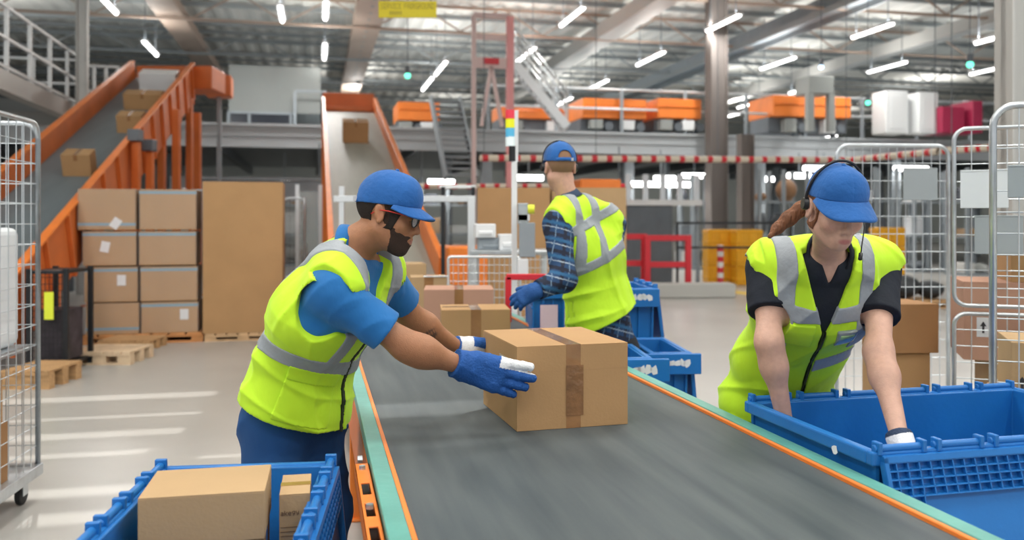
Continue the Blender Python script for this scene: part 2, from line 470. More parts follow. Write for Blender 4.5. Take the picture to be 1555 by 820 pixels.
def shirt(pn, m, sleeve=(.0, .75), g=.012, amp=.004, vneck=None, long=False, colf=None, name='shirt', h=.005):
    J, b, a_ = pn.J, pn.b, pn.a
    f = Field(); torso_field(f, J, g, b)
    cuts = []
    for q in 'RL':
        sh, el, wr = J['sh'+q], J['el'+q], J['wr'+q]
        if long:
            f.rc(sh, el, .056*a_+g, .046*a_+g, .04); f.rc(el, wr, .045*a_+g, .034*a_+g*.8, .04); d = (wr-el).normalized(); cuts.append((wr-d*.01, d))
        else:
            e = sh.lerp(el, sleeve[1]); f.rc(sh, e+(e-sh).normalized()*.03, .054*b*a_+g, .058*b*a_+g, .05); cuts.append((e, (e-sh).normalized()))
    neck, chest = J['neck'], J['chest']
    nd = (pn.C-pn.Z*.06-neck).normalized()
    fo = folds([((1,.3,1), 55, .3), ((-.6,.5,1), 70, 1.9), ((.2,1,.4), 48, 4)], amp)
    regs = [half(neck+nd*.028, nd)]
    Lc = (J['shL']-J['shR']).normalized(); ax = (neck-chest).normalized(); Fc = Lc.cross(ax).normalized(); pn.Fc, pn.Lc, pn.Uc = Fc, Lc, ax
    cs = [(npv(e), npv(d)) for e, d in cuts]
    def g_(p):
        d = f(p)+fo(p)
        for e, dr in cs:
            q = p-e; t = q@dr; rad = np.sqrt(np.maximum((q*q).sum(1)-t*t, 0)); near = (rad < .092) & (t > -.02) & (t < .13); d = np.where(near, np.maximum(d, t), d)
        qn = p-npv(neck); nn = (qn*qn).sum(1) < .115**2
        for r in regs: d = np.where(nn, np.maximum(d, r(p)), d)
        if vneck:
            q = p-npv(neck); fw = q@npv(Fc); uu = q@npv(ax); ll = np.abs(q@npv(Lc))
            vv = np.maximum(ll-np.minimum((uu+vneck)*.42, .044), -(fw-.0)); vv = np.maximum(vv, uu-.09); d = np.maximum(d, -vv)
        return d
    lo, hi = f.bounds()
    return add(pn, name, g_, m, h, lo, hi, colf)

def collar(pn, m, parent, g=.014, hgt=.022, open_=.02, drop=.035):
    J = pn.J; neck = J['neck']; nd = (pn.C-pn.Z*.06-neck).normalized(); Fc, Lc = pn.Fc, pn.Lc
    Fn = (Fc-nd*Fc.dot(nd)).normalized(); Ln = nd.cross(Fn)
    mb = MB(); rows = []
    for lay, (r0, z0) in enumerate(((.066, .0), (.062, hgt), (.066, hgt+.004), (.072, hgt-.006), (.080, -.006), (.086, -.020))):
        row = []
        for i in range(33):
            t = -PI+2*PI*i/32; t = t*(1-open_*2)
            fr = max(0, math.cos(t+0)) # unused weight
            a = t; back = .5+.5*math.cos(a)
            dz = -drop*(1-back)**1.5 if lay < 3 else -drop*(1-back)**1.5*1.3-(.03*(1-back)**3 if lay == 5 else 0)
            row.append(neck+(-Fn*math.cos(a)*r0*1.05+Ln*math.sin(a)*r0)+nd*(z0+dz)+Fn*.016)
        rows.append(row)
    mb.grid(rows); mb.v = [tuple(Vector(v)-pn.root) for v in mb.v]
    o = mb.build('collar', m, parent, smooth=True, solid=.003); return o

def vest(pn, mv, mr, hem_c, hem_n, g=.026, amp=.006, arm_r=.088, vfront=None, h=.005, bands=None, fs=None, arm_out=.0, shrink=.0):
    J, b = pn.J, pn.b
    f = Field(); torso_field(f, J, g, b, hem=hem_c)
    Lc, Uc, Fc = pn.Lc, pn.Uc, pn.Fc; neck, chest = J['neck'], J['chest']
    nd = (pn.C-pn.Z*.06-neck).normalized()
    hole = Field()
    for q, sg in (('R', -1), ('L', 1)):
        sh, el = J['sh'+q], J['el'+q]; dr = (el-sh).normalized(); out = (Lc*sg+dr*.5-Uc*.25).normalized()
        hole.rc(sh+out*.005-Uc*.02, sh+out*.25, arm_r, arm_r+.03, .01)
        hole.rc(sh+dr*.04-Uc*.015, sh+dr*.22, arm_r-.012, arm_r, .01)
        f.rc(neck.lerp(sh, .25)-Uc*.03, sh+Uc*.012+(neck-sh)*.06, .060*b+g*.75, .052*b+g*.75, .05)
    hole.rc(neck+nd*.0+Fc*.01, neck+nd*.15, .068, .09, .02)
    fo = folds(fs or [((.8,.2,1), 38, .3), ((-.7,.4,1), 46, 2.1), ((.1,1,.5), 33, 4)], amp)
    hemh = half(hem_c, hem_n)
    nk, lc, uc, fc = npv(neck), npv(Lc), npv(Uc), npv(Fc)
    lims = [(npv(J['sh'+q]+Lc*sg*shrink), npv((Lc*sg-Uc*.15).normalized())) for q, sg in (('R', -1), ('L', 1))]
    def base(p):
        d = f(p)+fo(p)
        d = np.maximum(d, -hole(p)); d = np.maximum(d, hemh(p))
        uu_ = (p-nk)@uc
        for c_, n_ in lims: d = np.where(uu_ > -.09, np.maximum(d, (p-c_)@n_), d)
        if vfront:
            q = p-nk; fw = q@fc; uu = q@uc; ll = np.abs(q@lc+vfront.get('off', 0)); vv = np.maximum(ll-.006-np.maximum(uu+vfront['d'], 0)*vfront.get('s', .5), -fw)
            d = np.maximum(d, -vv)
        return d
    lo, hi = f.bounds(); ob = add(pn, 'vest', base, mv, h, lo, hi)
    subs = []
    for nm, reg, gr, mm in (bands or []):
        def bf(p, reg=reg, gr=gr): return np.maximum(base(p)-gr, reg(p))
        subs.append(skin(nm, bf, h*.85, mm, ob, lo, hi, relax=1))
        if subs[-1]:
            s_ = subs[-1]; me = s_.data; co = np.empty(len(me.vertices)*3, np.float32); me.vertices.foreach_get('co', co)
            me.vertices.foreach_set('co', (co.reshape(-1, 3)-npv(pn.root)).ravel()); me.update()
    return ob, base
def local(pn, o_=None):                                # torso-frame coordinates (left, forward, up) about the neck base
    c, m = npv(o_ if o_ is not None else pn.J['neck']), np.stack([npv(pn.Lc), npv(pn.Fc), npv(pn.Uc)], 1)
    return lambda p: (p-c)@m

def trousers(pn, m, g=.02, amp=.006, top=None, h=.007):
    J, b = pn.J, pn.b; f = Field()
    Lp = J['hipL']-J['hipR']
    f.sc(J['pelvis']-V3(0,0,.03), J['pelvis'].lerp(J['waist'], .6), .118*b+g, .104*b+g*.6, Lp, 1.42, .06)
    for q in 'RL':
        f.rc(J['hip'+q], J['kn'+q], .092*b+g, .066*b+g, .05); f.rc(J['kn'+q], J['ank'+q]-V3(0,0,.02), .064*b+g, .052*b+g, .04)
    fo = folds([((.2,.3,1), 34, .3), ((-.6,.5,1), 42, 2.2)], amp)
    flo = half((0,0,.045), (0,0,-1))
    def g_(p): return np.maximum(f(p)+fo(p), flo(p))
    lo, hi = f.bounds(); ob = add(pn, 'trousers', g_, m, h, lo, hi); return ob
def shoes(pn, m):
    for q in 'RL':
        a = pn.J['ank'+q]; d = Vector(pn.J['foot'+q]); d.z = 0; d.normalize(); a = Vector((a.x, a.y, 0)); f = Field()
        f.rc(a-d*.04+V3(0,0,.045), a+d*.15+V3(0,0,.035), .045, .04, .03); f.rc(a+V3(0,0,.07), a+V3(0,0,.12), .048, .045, .03)
        lo, hi = f.bounds(); add(pn, 'shoe', inter(f, half((0,0,.0), (0,0,-1))), m, .006, lo, hi)

def cap(pn, m, opening=True, brim=True, drop=0.0, tall=1.0, brim_len=.072, strap=None, slope=.27, bd=.30, front=.0):
    w, X, Y, Z, s = pn.w, pn.X, pn.Y, pn.Z, pn.hs
    M = pn.M; f = Field()
    f.el(w(0, -.012, .036), [.083*s, .104*s, .096*s*tall], M, .02)
    f.el(w(0, .030+front, .062), [.068*s, (.052+front*.6)*s, .062*s*tall], M, .03*s)
    C, Mn = npv(pn.C), npv(M)
    inner = Field(); inner.el(w(0, -.012, .030), [.0765*s, .098*s, .090*s*tall], M, .02); inner.el(w(0, .030, .055), [.060*s, .046*s, .055*s*tall], M, .03*s)
    fo = folds([((1,.2,.6), 70, 1), ((.3,1,.2), 62, 2)], .0012)
    def g_(p):
        q = ((p-C)@Mn)/s
        d = f(p)+fo(p)
        seam = np.abs(np.arctan2(q[:, 0], q[:, 1]+.012)); seam = np.minimum(np.abs(seam-0), np.minimum(np.abs(seam-1.05), np.abs(seam-2.1)))
        d = d+.0012*np.clip(1-seam/.035, 0, 1)
        d = np.maximum(d, (.030+drop-q[:, 2]+slope*(q[:, 1]-.05))*s*.9)
        d = np.maximum(d, -inner(p))
        if opening:
            hole = np.sqrt((q[:, 0]/.036)**2+((q[:, 2]-(.036+drop+slope*(-.16)+.012))/.040)**2)-1
            hole = np.maximum(hole*.03, q[:, 1]+.03)
            hole = np.maximum(hole, -(q[:, 2]-(.030+drop+slope*(-.16)+.018)))
            d = np.maximum(d, -hole*s)
        return d
    lo, hi = f.bounds(); ob = add(pn, 'cap', g_, m, .003, lo, hi)
    def sub(mb, nm, mm, **kw): mb.v = [tuple(Vector(v)-pn.root) for v in mb.v]; return mb.build(nm, mm, ob, **kw)
    mb = MB(); mb.sphere(w(0, -.006, .131+.096*(tall-1)), .008*s, 8); sub(mb, 'cap_button', m, smooth=True)
    if brim:
        mb = MB(); rows = []
        for j in range(9):
            v = j/8; row = []
            for i in range(25):
                t = -1+2*i/24; a = t*1.22
                ix, iy = .0835*math.sin(a), -.012+(.1045+front*.8)*math.cos(a)
                ox, oy = .088*math.sin(t*1.45), (-.012+.104*math.cos(1.22))+(.104+brim_len-.104*math.cos(1.22))*max(0, 1-abs(t)**2.3)**.75
                x, y = ix+(ox-ix)*v, iy+(oy-iy)*v
                zz = .031+drop+slope*(iy-.05)*(1)-bd*(y-iy)-1.6*x*x*v-1.2*(y-iy)**2
                row.append(w(x, y, zz))
            rows.append(row)
        mb.grid(rows); sub(mb, 'brim', m, smooth=True, solid=.004)
    if strap:
        mb = MB(); pts = []
        for i in range(13):
            a = PI+(-.62+1.24*i/12); pts.append(w(.0815*math.sin(a), -.012+.103*math.cos(a), .036+drop+slope*(-.16)+.004))
        rows = [[q-Z*.009 for q in pts], [q+Z*.009 for q in pts]]
        mb.grid(rows); sub(mb, 'strap', m, smooth=True, solid=.003)
        mb = MB(); mb.box(w(.038 if strap > 0 else -.038, -.107, .036+drop+slope*(-.16)+.004), (.012, .010, .016)); sub(mb, 'buckle', mat('buckle', (.6,.6,.62), .3, .8))
    return ob

def hair_shell(pn, name, m, region, g=.004, h=.003, extra=None, parent=None):
    f = Field(); head_field(f, pn.C, pn.X, pn.Y, pn.Z, pn.hs, pn.o.get('fem', False), ear=False, g=g, face=(name == 'beard'))
    if extra: extra(f)
    C, Mn, s = npv(pn.C), npv(pn.M), pn.hs
    def g_(p): q = ((p-C)@Mn)/s; return np.maximum(f(p)+.0006*np.sin(p[:, 0]*900)*np.sin(p[:, 2]*800+p[:, 1]*700), region(q)*s)
    lo, hi = f.bounds(); return add(pn, name, g_, m, h, lo, hi)

def glove(pn, q, colf=None, g=.0035, m=None, cuff=.05, h=.003, name='glove', amp=.0008, cw=.041):
    J = pn.J; D, N, cu, th = J['hand'+q]; f = Field(); D, N, S = hand_field(f, J['wr'+q], D, N, q == 'R', cu, pn.o.get('hand', 1.0), g, th)
    fa = (J['el'+q]-J['wr'+q]).normalized()
    f.rc(J['wr'+q]+D*.02, J['wr'+q]+fa*(cuff+.03), .031, cw*pn.a, .03)
    wr = J['wr'+q]; e = wr+fa*cuff
    fo = folds([(D, 160, .4), (S, 120, 2), ((.4,.3,1), 140, 1)], amp*2)
    def g_(p):
        d = f(p)+fo(p); qv = p-npv(e); t = qv@npv(fa); near = (qv*qv).sum(1) < .09**2
        d = np.where(near, np.maximum(d, t), d); return d
    lo, hi = f.bounds()
    cf = (lambda p: colf(p, wr, D, N, S)) if colf else None
    return add(pn, name, g_, m, h, lo, hi, cf)

# ---- materials for the people
m_hiviz = mat('hi_vis_fabric', (.55, .88, .02), .75, var=.05, vs=5, bump=.55, bs=15, stretch=(1,1,.5), sheen=.1)
m_reflect = mat('grey_reflective_tape', (.30, .33, .36), .5, var=.05, vs=30, bump=.2, bs=60)
m_bshirt = mat('blue_jersey', (.008, .145, .42), .8, var=.06, vs=6, bump=.7, bs=13, stretch=(1,1,.6), sheen=.1)
m_navy = mat('black_jersey', (.006, .010, .020), .85, var=.1, vs=6, bump=.6, bs=15)
m_btrouser = mat('blue_twill', (.007, .065, .21), .8, var=.1, vs=5, bump=.7, bs=10, stretch=(1,1,.4))
m_btrouser2 = mat('dark_trouser_twill', (.012, .014, .02), .8, var=.1, vs=5, bump=.2, bs=200)
m_cap = mat('blue_cap_cotton', (.009, .105, .36), .85, var=.08, vs=12, bump=.4, bs=40, sheen=.1)
m_shoe = mat('black_shoe_leather', (.02, .02, .02), .5)
m_black = mat('black_plastic', (.015, .015, .017), .4)
m_glove = mat('work_glove_fabric', (.015, .12, .40), .75, attr='Col', var=.08, vs=30, bump=.4, bs=160)
m_zip = mat('dark_zip', (.03, .04, .02), .5)

# ---------------------------------------------------------------- man packing at the left side of the belt
J = dict(pelvis=P(449,620,2.92), waist=P(463,555,2.88), chest=P(499,470,2.80), neck=P(540,370,2.76),
         shR=P(505,444,2.62), shL=P(580,414,2.92), elR=P(618,526,2.67), wrR=P(706,557,2.755),
         elL=P(622,480,3.06), wrL=P(700,532,3.24),
         hipR=P(418,640,2.84), hipL=P(470,640,2.98), knR=V3(-.80,2.80,.50), knL=V3(-.64,2.96,.50), ankR=V3(-.86,2.92,.08), ankL=V3(-.70,3.10,.08),
         footR=(.8,-.3,0), footL=(.8,-.2,0), head=P(589,325,2.74), hF=(.96,-.08,-.25), hU=(0,.04,1))
J['handR'] = ((.95,.14,-.27), (-.1,1,.02), (.12,.12,.14,.22), (.98,.05,.30))
J['handL'] = ((.78,.55,-.30), (.55,-.83,0), (.1,.1,.12,.15), (.9,.22,.35))
m1 = make_person('person', 'bearded man in glasses, blue cap and yellow vest leaning over belt to grip box', J,
    dict(skin=(.37,.165,.080), lip=(.38,.15,.13), brow=(.02,.012,.01), hs=.985, hand=1.34, arm=1.0, nk=1.06, marks=[(P(652,508,3.08), .035, (.06,.04,.04), .8)]))
sh1 = shirt(m1, m_bshirt, sleeve=(0, .72), amp=.008)
collar(m1, m_bshirt, m1.ob, open_=.04, hgt=.012, drop=.05)
loc1 = local(m1)
def band1(p):
    q = loc1(p); l, f_, u = q[:, 0], q[:, 1], q[:, 2]
    ax = npv((J['neck']-J['pelvis']).normalized())
    ring = np.abs((p-npv(P(470,530,2.85)))@npv(V3(.44,-.05,1).normalized()))-.026
    vert = np.maximum(np.abs(np.abs(l)-.108)-.027, -u-.385+.0*f_)
    vert = np.maximum(vert, -((p-npv(P(470,530,2.85)))@npv(V3(.44,-.05,1).normalized())))
    return np.minimum(ring, vert)
def zip1(p):
    q = loc1(p); return np.maximum.reduce([np.abs(q[:, 0])-.006, -q[:, 1], q[:, 2]+.12])
fx, fy, fz = V3(.45,-.89,0), V3(.89,.45,0), V3(0,0,1)
def pocket1(p):
    q = p-npv(P(470,606,2.75)); u = q@npv(V3(.93,0,-.36).normalized()); v = q@npv(V3(.36,0,.93).normalized())
    return np.maximum.reduce([np.abs(u)-.085, np.abs(v)-.085, q[:, 1]-.05])
def flap1(p):
    q = p-npv(P(486,574,2.75)); u = q@npv(V3(.93,0,-.36).normalized()); v = q@npv(V3(.36,0,.93).normalized())
    return np.maximum.reduce([np.abs(u)-.09, np.abs(v)-.024, q[:, 1]-.05])
vest(m1, m_hiviz, m_reflect, P(449,622,2.88), (-.44,.1,-1), g=.029, amp=.017, shrink=.02, vfront=dict(d=.17, s=.5),
     bands=[('reflective_band', band1, .0035, m_reflect), ('zip', zip1, .005, m_zip), ('pocket', pocket1, .003, m_hiviz), ('pocket_flap', flap1, .006, m_hiviz)],
     fs=[((.5,.2,1), 52, .3), ((-.9,.4,.8), 44, 2.1), ((.2,1,.3), 36, 4)])
trousers(m1, m_btrouser, amp=.016)
shoes(m1, m_shoe)
cap(m1, m_cap, opening=True, strap=1, drop=.004, slope=.14, brim_len=.062, tall=1.12, bd=.36, front=.010)
m_hair1 = mat('black_short_hair', (.022, .014, .010), .9, bump=.8, bs=500)
def r_hair(q):
    x, y, z = q[:, 0], q[:, 1], q[:, 2]
    side = np.maximum.reduce([y-.052-.3*z, -(z+.046-.35*np.maximum(y+.02, 0)*0), z-.06])
    ear_cut = np.sqrt(((y+.008)/.03)**2+((z+.012)/.042)**2)-1
    side = np.maximum(side, np.where(y > -.04, -ear_cut*.02, -1)); return side
hair_shell(m1, 'hair', m_hair1, r_hair, .0045)
m_beard = mat('black_beard_hair', (.055, .030, .020), .9, bump=.8, bs=500)
def r_beard(q):
    x, y, z = np.abs(q[:, 0]), q[:, 1], q[:, 2]
    line = z-(-.038+.0*y)-np.clip(.034-y, 0, .04)*1.6
    cheek = np.where(y > .05, z-(-.046-(y-.05)*.2), line)
    back = -(y+.004)+np.clip(-z-.04, 0, 1)*-.25
    mouth = np.sqrt((x/.026)**2+((z+.067)/.012)**2)-1
    r = np.maximum.reduce([cheek+.0015*np.sin(y*260), back*1.0, -(z+.14)])
    burn = np.maximum.reduce([np.abs(y-.017+.15*z)-.017, -(z+.07), z-.06]); r = np.minimum(r, burn)
    nose = np.maximum(np.where((x < .03) & (y > .085), z+.052, -1), 0)
    r = np.maximum(r, np.where(y > .07, -mouth*.01, -1)); r = np.maximum(r, np.where((x < .024) & (y > .086) & (z > -.052), .01, -1)); return r
hair_shell(m1, 'beard', m_beard, r_beard, .0015, h=.0028)
# glasses
gl = MB(); w1 = m1.w
for q in (-1, 1):
    gl.tube([w1(q*.033+.026*math.cos(a)*1.0, .104-abs(q*.033+.026*math.cos(a))*.16, .0+.021*math.sin(a)) for a in [2*PI*i/20 for i in range(20)]], .0022, 6, closed=True)
    gl.tube([w1(q*.058, .095, .008), w1(q*.074, .082, .010), w1(q*.081, .02, .010), w1(q*.080, -.015, .006), w1(q*.078, -.035, -.012)], .002, 6, k=1)
gl.tube([w1(-.009, .103, .004), w1(0, .105, .007), w1(.009, .103, .004)], .002, 6)
go = addmb(m1, 'glasses', gl, [m_black, mat('red_temple', (.55,.03,.02), .3)], smooth=True)
lens = MB()
for q in (-1, 1):
    c = [w1(q*.033+.025*math.cos(a), .1035-abs(q*.033+.025*math.cos(a))*.16, .020*math.sin(a)) for a in [2*PI*i/20 for i in range(20)]]
    lens.add(c, [tuple(range(20))])
lens.v = [tuple(Vector(v)-m1.root) for v in lens.v]
lens.build('lens', mat('clear_lens', (.75,.8,.82), .05, alpha=.35), go, solid=.0015)
def gcol_near(p, wr, D, N, S):
    q = p-npv(wr); d = q@npv(D); s = q@npv(S); n = q@npv(N)
    c = np.tile(npv((.008,.085,.33)), (len(p), 1)); wh = ((n > .016) | ((s > .030) & (d > .105)))
    c[wh] = (.78,.80,.82); return c
glove(m1, 'R', gcol_near, m=m_glove, cuff=.040, g=.005, amp=.0022, cw=.054)
def gcol_far(p, wr, D, N, S):
    q = p-npv(wr); d = q@npv(D); s = q@npv(S); n = q@npv(N)
    c = np.tile(npv((.78,.80,.82)), (len(p), 1)); bl = (n < -.006) | (d < -.028) | ((s > .028) & (n > .008) & (d > .03)); c[bl] = (.008,.085,.33); return c
glove(m1, 'L', gcol_far, m=m_glove, cuff=.04, g=.005)

# ---------------------------------------------------------------- woman reaching into the blue container
J = dict(pelvis=P(1180,606,3.34), waist=P(1195,545,3.20), chest=P(1240,456,2.96), neck=P(1258,378,2.80),
         shR=P(1164,402,3.00), shL=P(1336,402,2.98), elR=P(1168,520,2.84), wrR=P(1193,646,2.87),
         elL=P(1334,535,2.74), wrL=P(1367,668,2.52),
         hipR=P(1160,630,3.36), hipL=P(1225,630,3.36), knR=V3(.98,3.40,.48), knL=V3(1.17,3.42,.48), ankR=V3(.98,3.52,.08), ankL=V3(1.20,3.54,.08),
         footR=(-.1,-1,0), footL=(.2,-1,0), head=P(1268,316,2.60), hF=(.10,-.91,-.40), hU=(.02,0,1))
J['handR'] = ((.30,-.05,-.95), (.9,.2,.2), (.4,.4,.45,.5), (.7,.5,.4))
J['handL'] = ((.12,-.45,-.88), (-.9,-.1,0), (.4,.4,.45,.5), (.7,.5,.4))
m2 = make_person('person', 'woman in blue cap and headset reaching down into the large blue container', J,
    dict(skin=(.60,.36,.27), lip=(.48,.16,.15), brow=(.12,.06,.035), cheek=(.66,.28,.22), fem=True, b=.98, hs=1.0, arm=.98, hand=.95, nk=.90))
shirt(m2, m_navy, sleeve=(0, .62), amp=.004, vneck=.085)
collar(m2, m_navy, m2.ob, open_=.10, drop=.05)
loc2 = local(m2); J2 = J
def band2(p):
    q = loc2(p); l, u = q[:, 0], q[:, 2]; fw = q[:, 1]
    ring = np.abs(u+.178)-.026; ring = np.maximum(ring, -fw-.3)
    vert = np.maximum(np.abs(np.abs(l)-.128)-.026, -u-.36)
    low = np.abs((p-npv(P(1235,545,3.1)))@npv(V3(-.30,0,1).normalized()))-.024
    low = np.maximum(low, -l+.01)
    return np.minimum(np.minimum(ring, vert), low)
def zip2(p):
    q = loc2(p); return np.maximum.reduce([np.abs(q[:, 0])-.005, -q[:, 1], q[:, 2]+.235])
def pocket2(p):
    q = loc2(p); return np.maximum.reduce([np.abs(q[:, 0]+.085)-.055, np.abs(q[:, 2]+.265)-.055, -q[:, 1]])
def badge2(p):
    q = loc2(p); return np.maximum.reduce([np.abs(q[:, 0]-.075)-.034, np.abs(q[:, 2]+.265)-.034, -q[:, 1]])
def badgew2(p):
    q = loc2(p); return np.maximum.reduce([np.abs(q[:, 0]-.075)-.026, np.abs(q[:, 2]+.250)-.010, -q[:, 1]])
m_badge = mat('clear_badge_sleeve', (.22,.26,.27), .15, coat=1)
vest(m2, m_hiviz, m_reflect, P(1177,616,3.30), (.15,.2,-1), g=.029, amp=.017, arm_r=.074, shrink=.018, vfront=dict(d=.245, s=.33),
     bands=[('reflective_band', band2, .0035, m_reflect), ('zip', zip2, .005, m_zip), ('pocket', pocket2, .005, m_hiviz), ('badge_sleeve', badge2, .008, m_badge), ('badge_card', badgew2, .0095, mat('badge_card', (.30,.48,.22), .4))],
     fs=[((.5,.2,1), 50, .3), ((-.9,.2,.8), 44, 2.1), ((1,1,.3), 38, 4)])
trousers(m2, m_btrouser2, amp=.006)
shoes(m2, m_shoe)
cap(m2, m_cap, opening=False, drop=.016, slope=.20, brim_len=.066, tall=1.03, bd=.42)
m_hair2 = mat('auburn_hair', (.20, .075, .03), .6, var=.35, vs=90, stretch=(1,1,.15), bump=.6, bs=200)
def r_hair2(q):
    x, y, z = q[:, 0], q[:, 1], q[:, 2]
    r = np.maximum.reduce([y-.03-.2*z, -(z+.06+.3*y), z-.07])
    ear_cut = np.sqrt(((y+.008)/.028)**2+((z+.012)/.036)**2)-1
    return np.maximum(r, np.where(y > -.04, -ear_cut*.02, -1))
hair_shell(m2, 'hair', m_hair2, r_hair2, .005)
pt = Field(); w2 = m2.w; tail = [w2(.02, -.085, -.015), w2(.055, -.10, -.045), w2(.09, -.10, -.08), w2(.125, -.09, -.11), w2(.155, -.07, -.13)]
for i, (a, b_) in enumerate(zip(tail, tail[1:])): pt.rc(a, b_, (.016, .021, .021, .015)[i], (.021, .021, .015, .007)[i], .02)
strand = lambda p: pt(p)+.0012*np.sin(p[:, 1]*700+p[:, 0]*500)
lo, hi = pt.bounds(); add(m2, 'ponytail', strand, m_hair2, .003, lo, hi)
hsb = MB(); hsb.tube([w2(.089*math.sin(a), -.020, .030+.116*math.cos(a)) for a in [-1.75+3.5*i/24 for i in range(25)]], .0045, 6)
ho = addmb(m2, 'headset', hsb, m_black, smooth=True)
hp = MB()
for q in (-1, 1):
    hp = MB(); hp.cyl(w2(q*.080, -.022, .004), w2(q*.094, -.024, .004), .021, 16, .018)
    hp.v = [tuple(Vector(v)-m2.root) for v in hp.v]; hp.build('ear_pad', m_black, ho, smooth='auto')
hm = MB(); mp = [w2(-.096, -.018, -.01), w2(-.092, .03, -.05), w2(-.070, .075, -.088), w2(-.058, .10, -.104)]; hm.tube(mp, .002, 6); hm.tube([mp[-1], mp[-1]+(mp[-1]-mp[-2]).normalized()*.022], [.006, .006], 8)
hm.v = [tuple(Vector(v)-m2.root) for v in hm.v]; hm.build('microphone_boom', m_black, ho, smooth=True)
def gwhite(p, wr, D, N, S):
    c = np.tile(npv((.80,.81,.83)), (len(p), 1)); d = (p-npv(wr))@npv(D); c[d < -.012] = (.02,.04,.09); return c
for q in 'RL': glove(m2, q, gwhite, m=m_glove, cuff=.02)

# ---------------------------------------------------------------- man seen from behind at the far part of the belt
J = dict(pelvis=P(918,520,4.72), waist=P(908,450,4.70), chest=P(893,385,4.66), neck=P(862,298,4.60),
         shR=P(930,340,4.74), shL=P(846,342,4.48), elR=P(925,410,5.0), wrR=P(870,420,5.12), elL=P(856,424,4.32), wrL=P(815,441,4.22),
         hipR=P(940,535,4.78), hipL=P(900,535,4.68), knR=V3(.60,4.85,.50), knL=V3(.43,4.82,.50), ankR=V3(.62,4.72,.08), ankL=V3(.44,4.70,.08),
         footR=(-.2,1,0), footL=(-.2,1,0), head=P(850,254,4.60), hF=(-.22,.96,-.10), hU=(0,0,1))
J['handL'] = ((-.80,.2,-.45), (.4,.9,-.3), (.5,.55,.6,.7), (.7,.5,.5))
J['handR'] = ((-.8,.3,-.4), (.1,.2,-1), (.4,.4,.4,.4), (.7,.5,.4))
m3 = make_person('person', 'man seen from behind in plaid shirt, blue cap and yellow vest beside far belt', J,
    dict(skin=(.62,.36,.27), b=1.0, hs=1.02, arm=1.05, hand=1.0, h=.006))
def plaid(p):
    d1, d2 = npv(V3(.25,.1,.96).normalized()), npv(V3(.95,.2,-.25).normalized()); u, v = (p@d1)/.085 % 1, (p@d2)/.085 % 1
    c = np.tile(npv((.012,.045,.12)), (len(p), 1))
    for t, (w_, cc) in ((u, (.22, (.008,.012,.03))), (v, (.22, (.008,.012,.03)))): c[t < w_] = cc
    c[(u > .5) & (u < .56)] = (.30,.36,.42); c[(v > .5) & (v < .55)] = (.14,.22,.32); c[(u > .72) & (u < .9)] = (.02,.10,.22)
    return c
m_plaid = mat('plaid_flannel', (.02,.08,.2), .9, attr='Col', bump=.2, bs=200)
shirt(m3, m_plaid, long=True, amp=.006, colf=plaid, h=.005, g=.016)
collar(m3, mat('dark_plaid_collar', (.035,.06,.11), .9), m3.ob, open_=.03)
loc3 = local(m3)
def band3(p):
    q = loc3(p); l, fw, u = q[:, 0], q[:, 1], q[:, 2]
    ring = np.abs(u+.365+.05*l)-.027
    vert = np.maximum(np.abs(np.abs(l+.03)-.066)-.027, -u-.37)
    cross = np.maximum(np.abs(u+.155)-.026, np.where(fw < 0, np.abs(l)-.3, 1))
    return np.minimum(np.minimum(ring, vert), cross)
def seam3(p):
    q = loc3(p); return np.maximum(np.abs(np.abs(q[:, 0])-.003)-.0012, q[:, 1])
vest(m3, m_hiviz, m_reflect, P(915,486,4.70), (.42,.1,-1), g=.028, amp=.017, arm_r=.076, shrink=.015, vfront=dict(d=.2, s=.4), h=.006,
     bands=[('reflective_band', band3, .004, m_reflect)], fs=[((.9,.2,.6), 40, .3), ((-.5,.2,1), 46, 2.1)])
trousers(m3, m_btrouser2, amp=.006, h=.009)
shoes(m3, m_shoe)
cap(m3, m_cap, opening=True, strap=1, drop=.01, slope=.16, tall=1.03)
m_hair3 = mat('light_brown_cropped_hair', (.30, .17, .10), .9, bump=.5, bs=400)
def r_hair3(q):
    x, y, z = q[:, 0], q[:, 1], q[:, 2]
    ear_cut = np.sqrt(((y+.008)/.028)**2+((z+.012)/.040)**2)-1
    r = np.maximum.reduce([y-.045, -(z+.05+.15*y), z-.10]); return np.maximum(r, np.where(y > -.04, -ear_cut*.02, -1))
hair_shell(m3, 'hair', m_hair3, r_hair3, .003, h=.004)
def gblue(p, wr, D, N, S): return np.tile(npv((.010,.08,.28)), (len(p), 1))
for q in 'RL': glove(m3, q, gblue, m=m_glove, cuff=.03, h=.004)
hs = MB(); w3 = m3.w
hs.tube([w3(.094*math.sin(a), -.005, .035+.105*math.cos(a)) for a in [-1.7+3.4*i/20 for i in range(21)]], .004, 6)
for q in (-1, 1): hs.cyl(w3(q*.080, .012, -.0), w3(q*.098, .012, -.0), .024, 14, .02)
addmb(m3, 'headset', hs, m_black, smooth='auto')
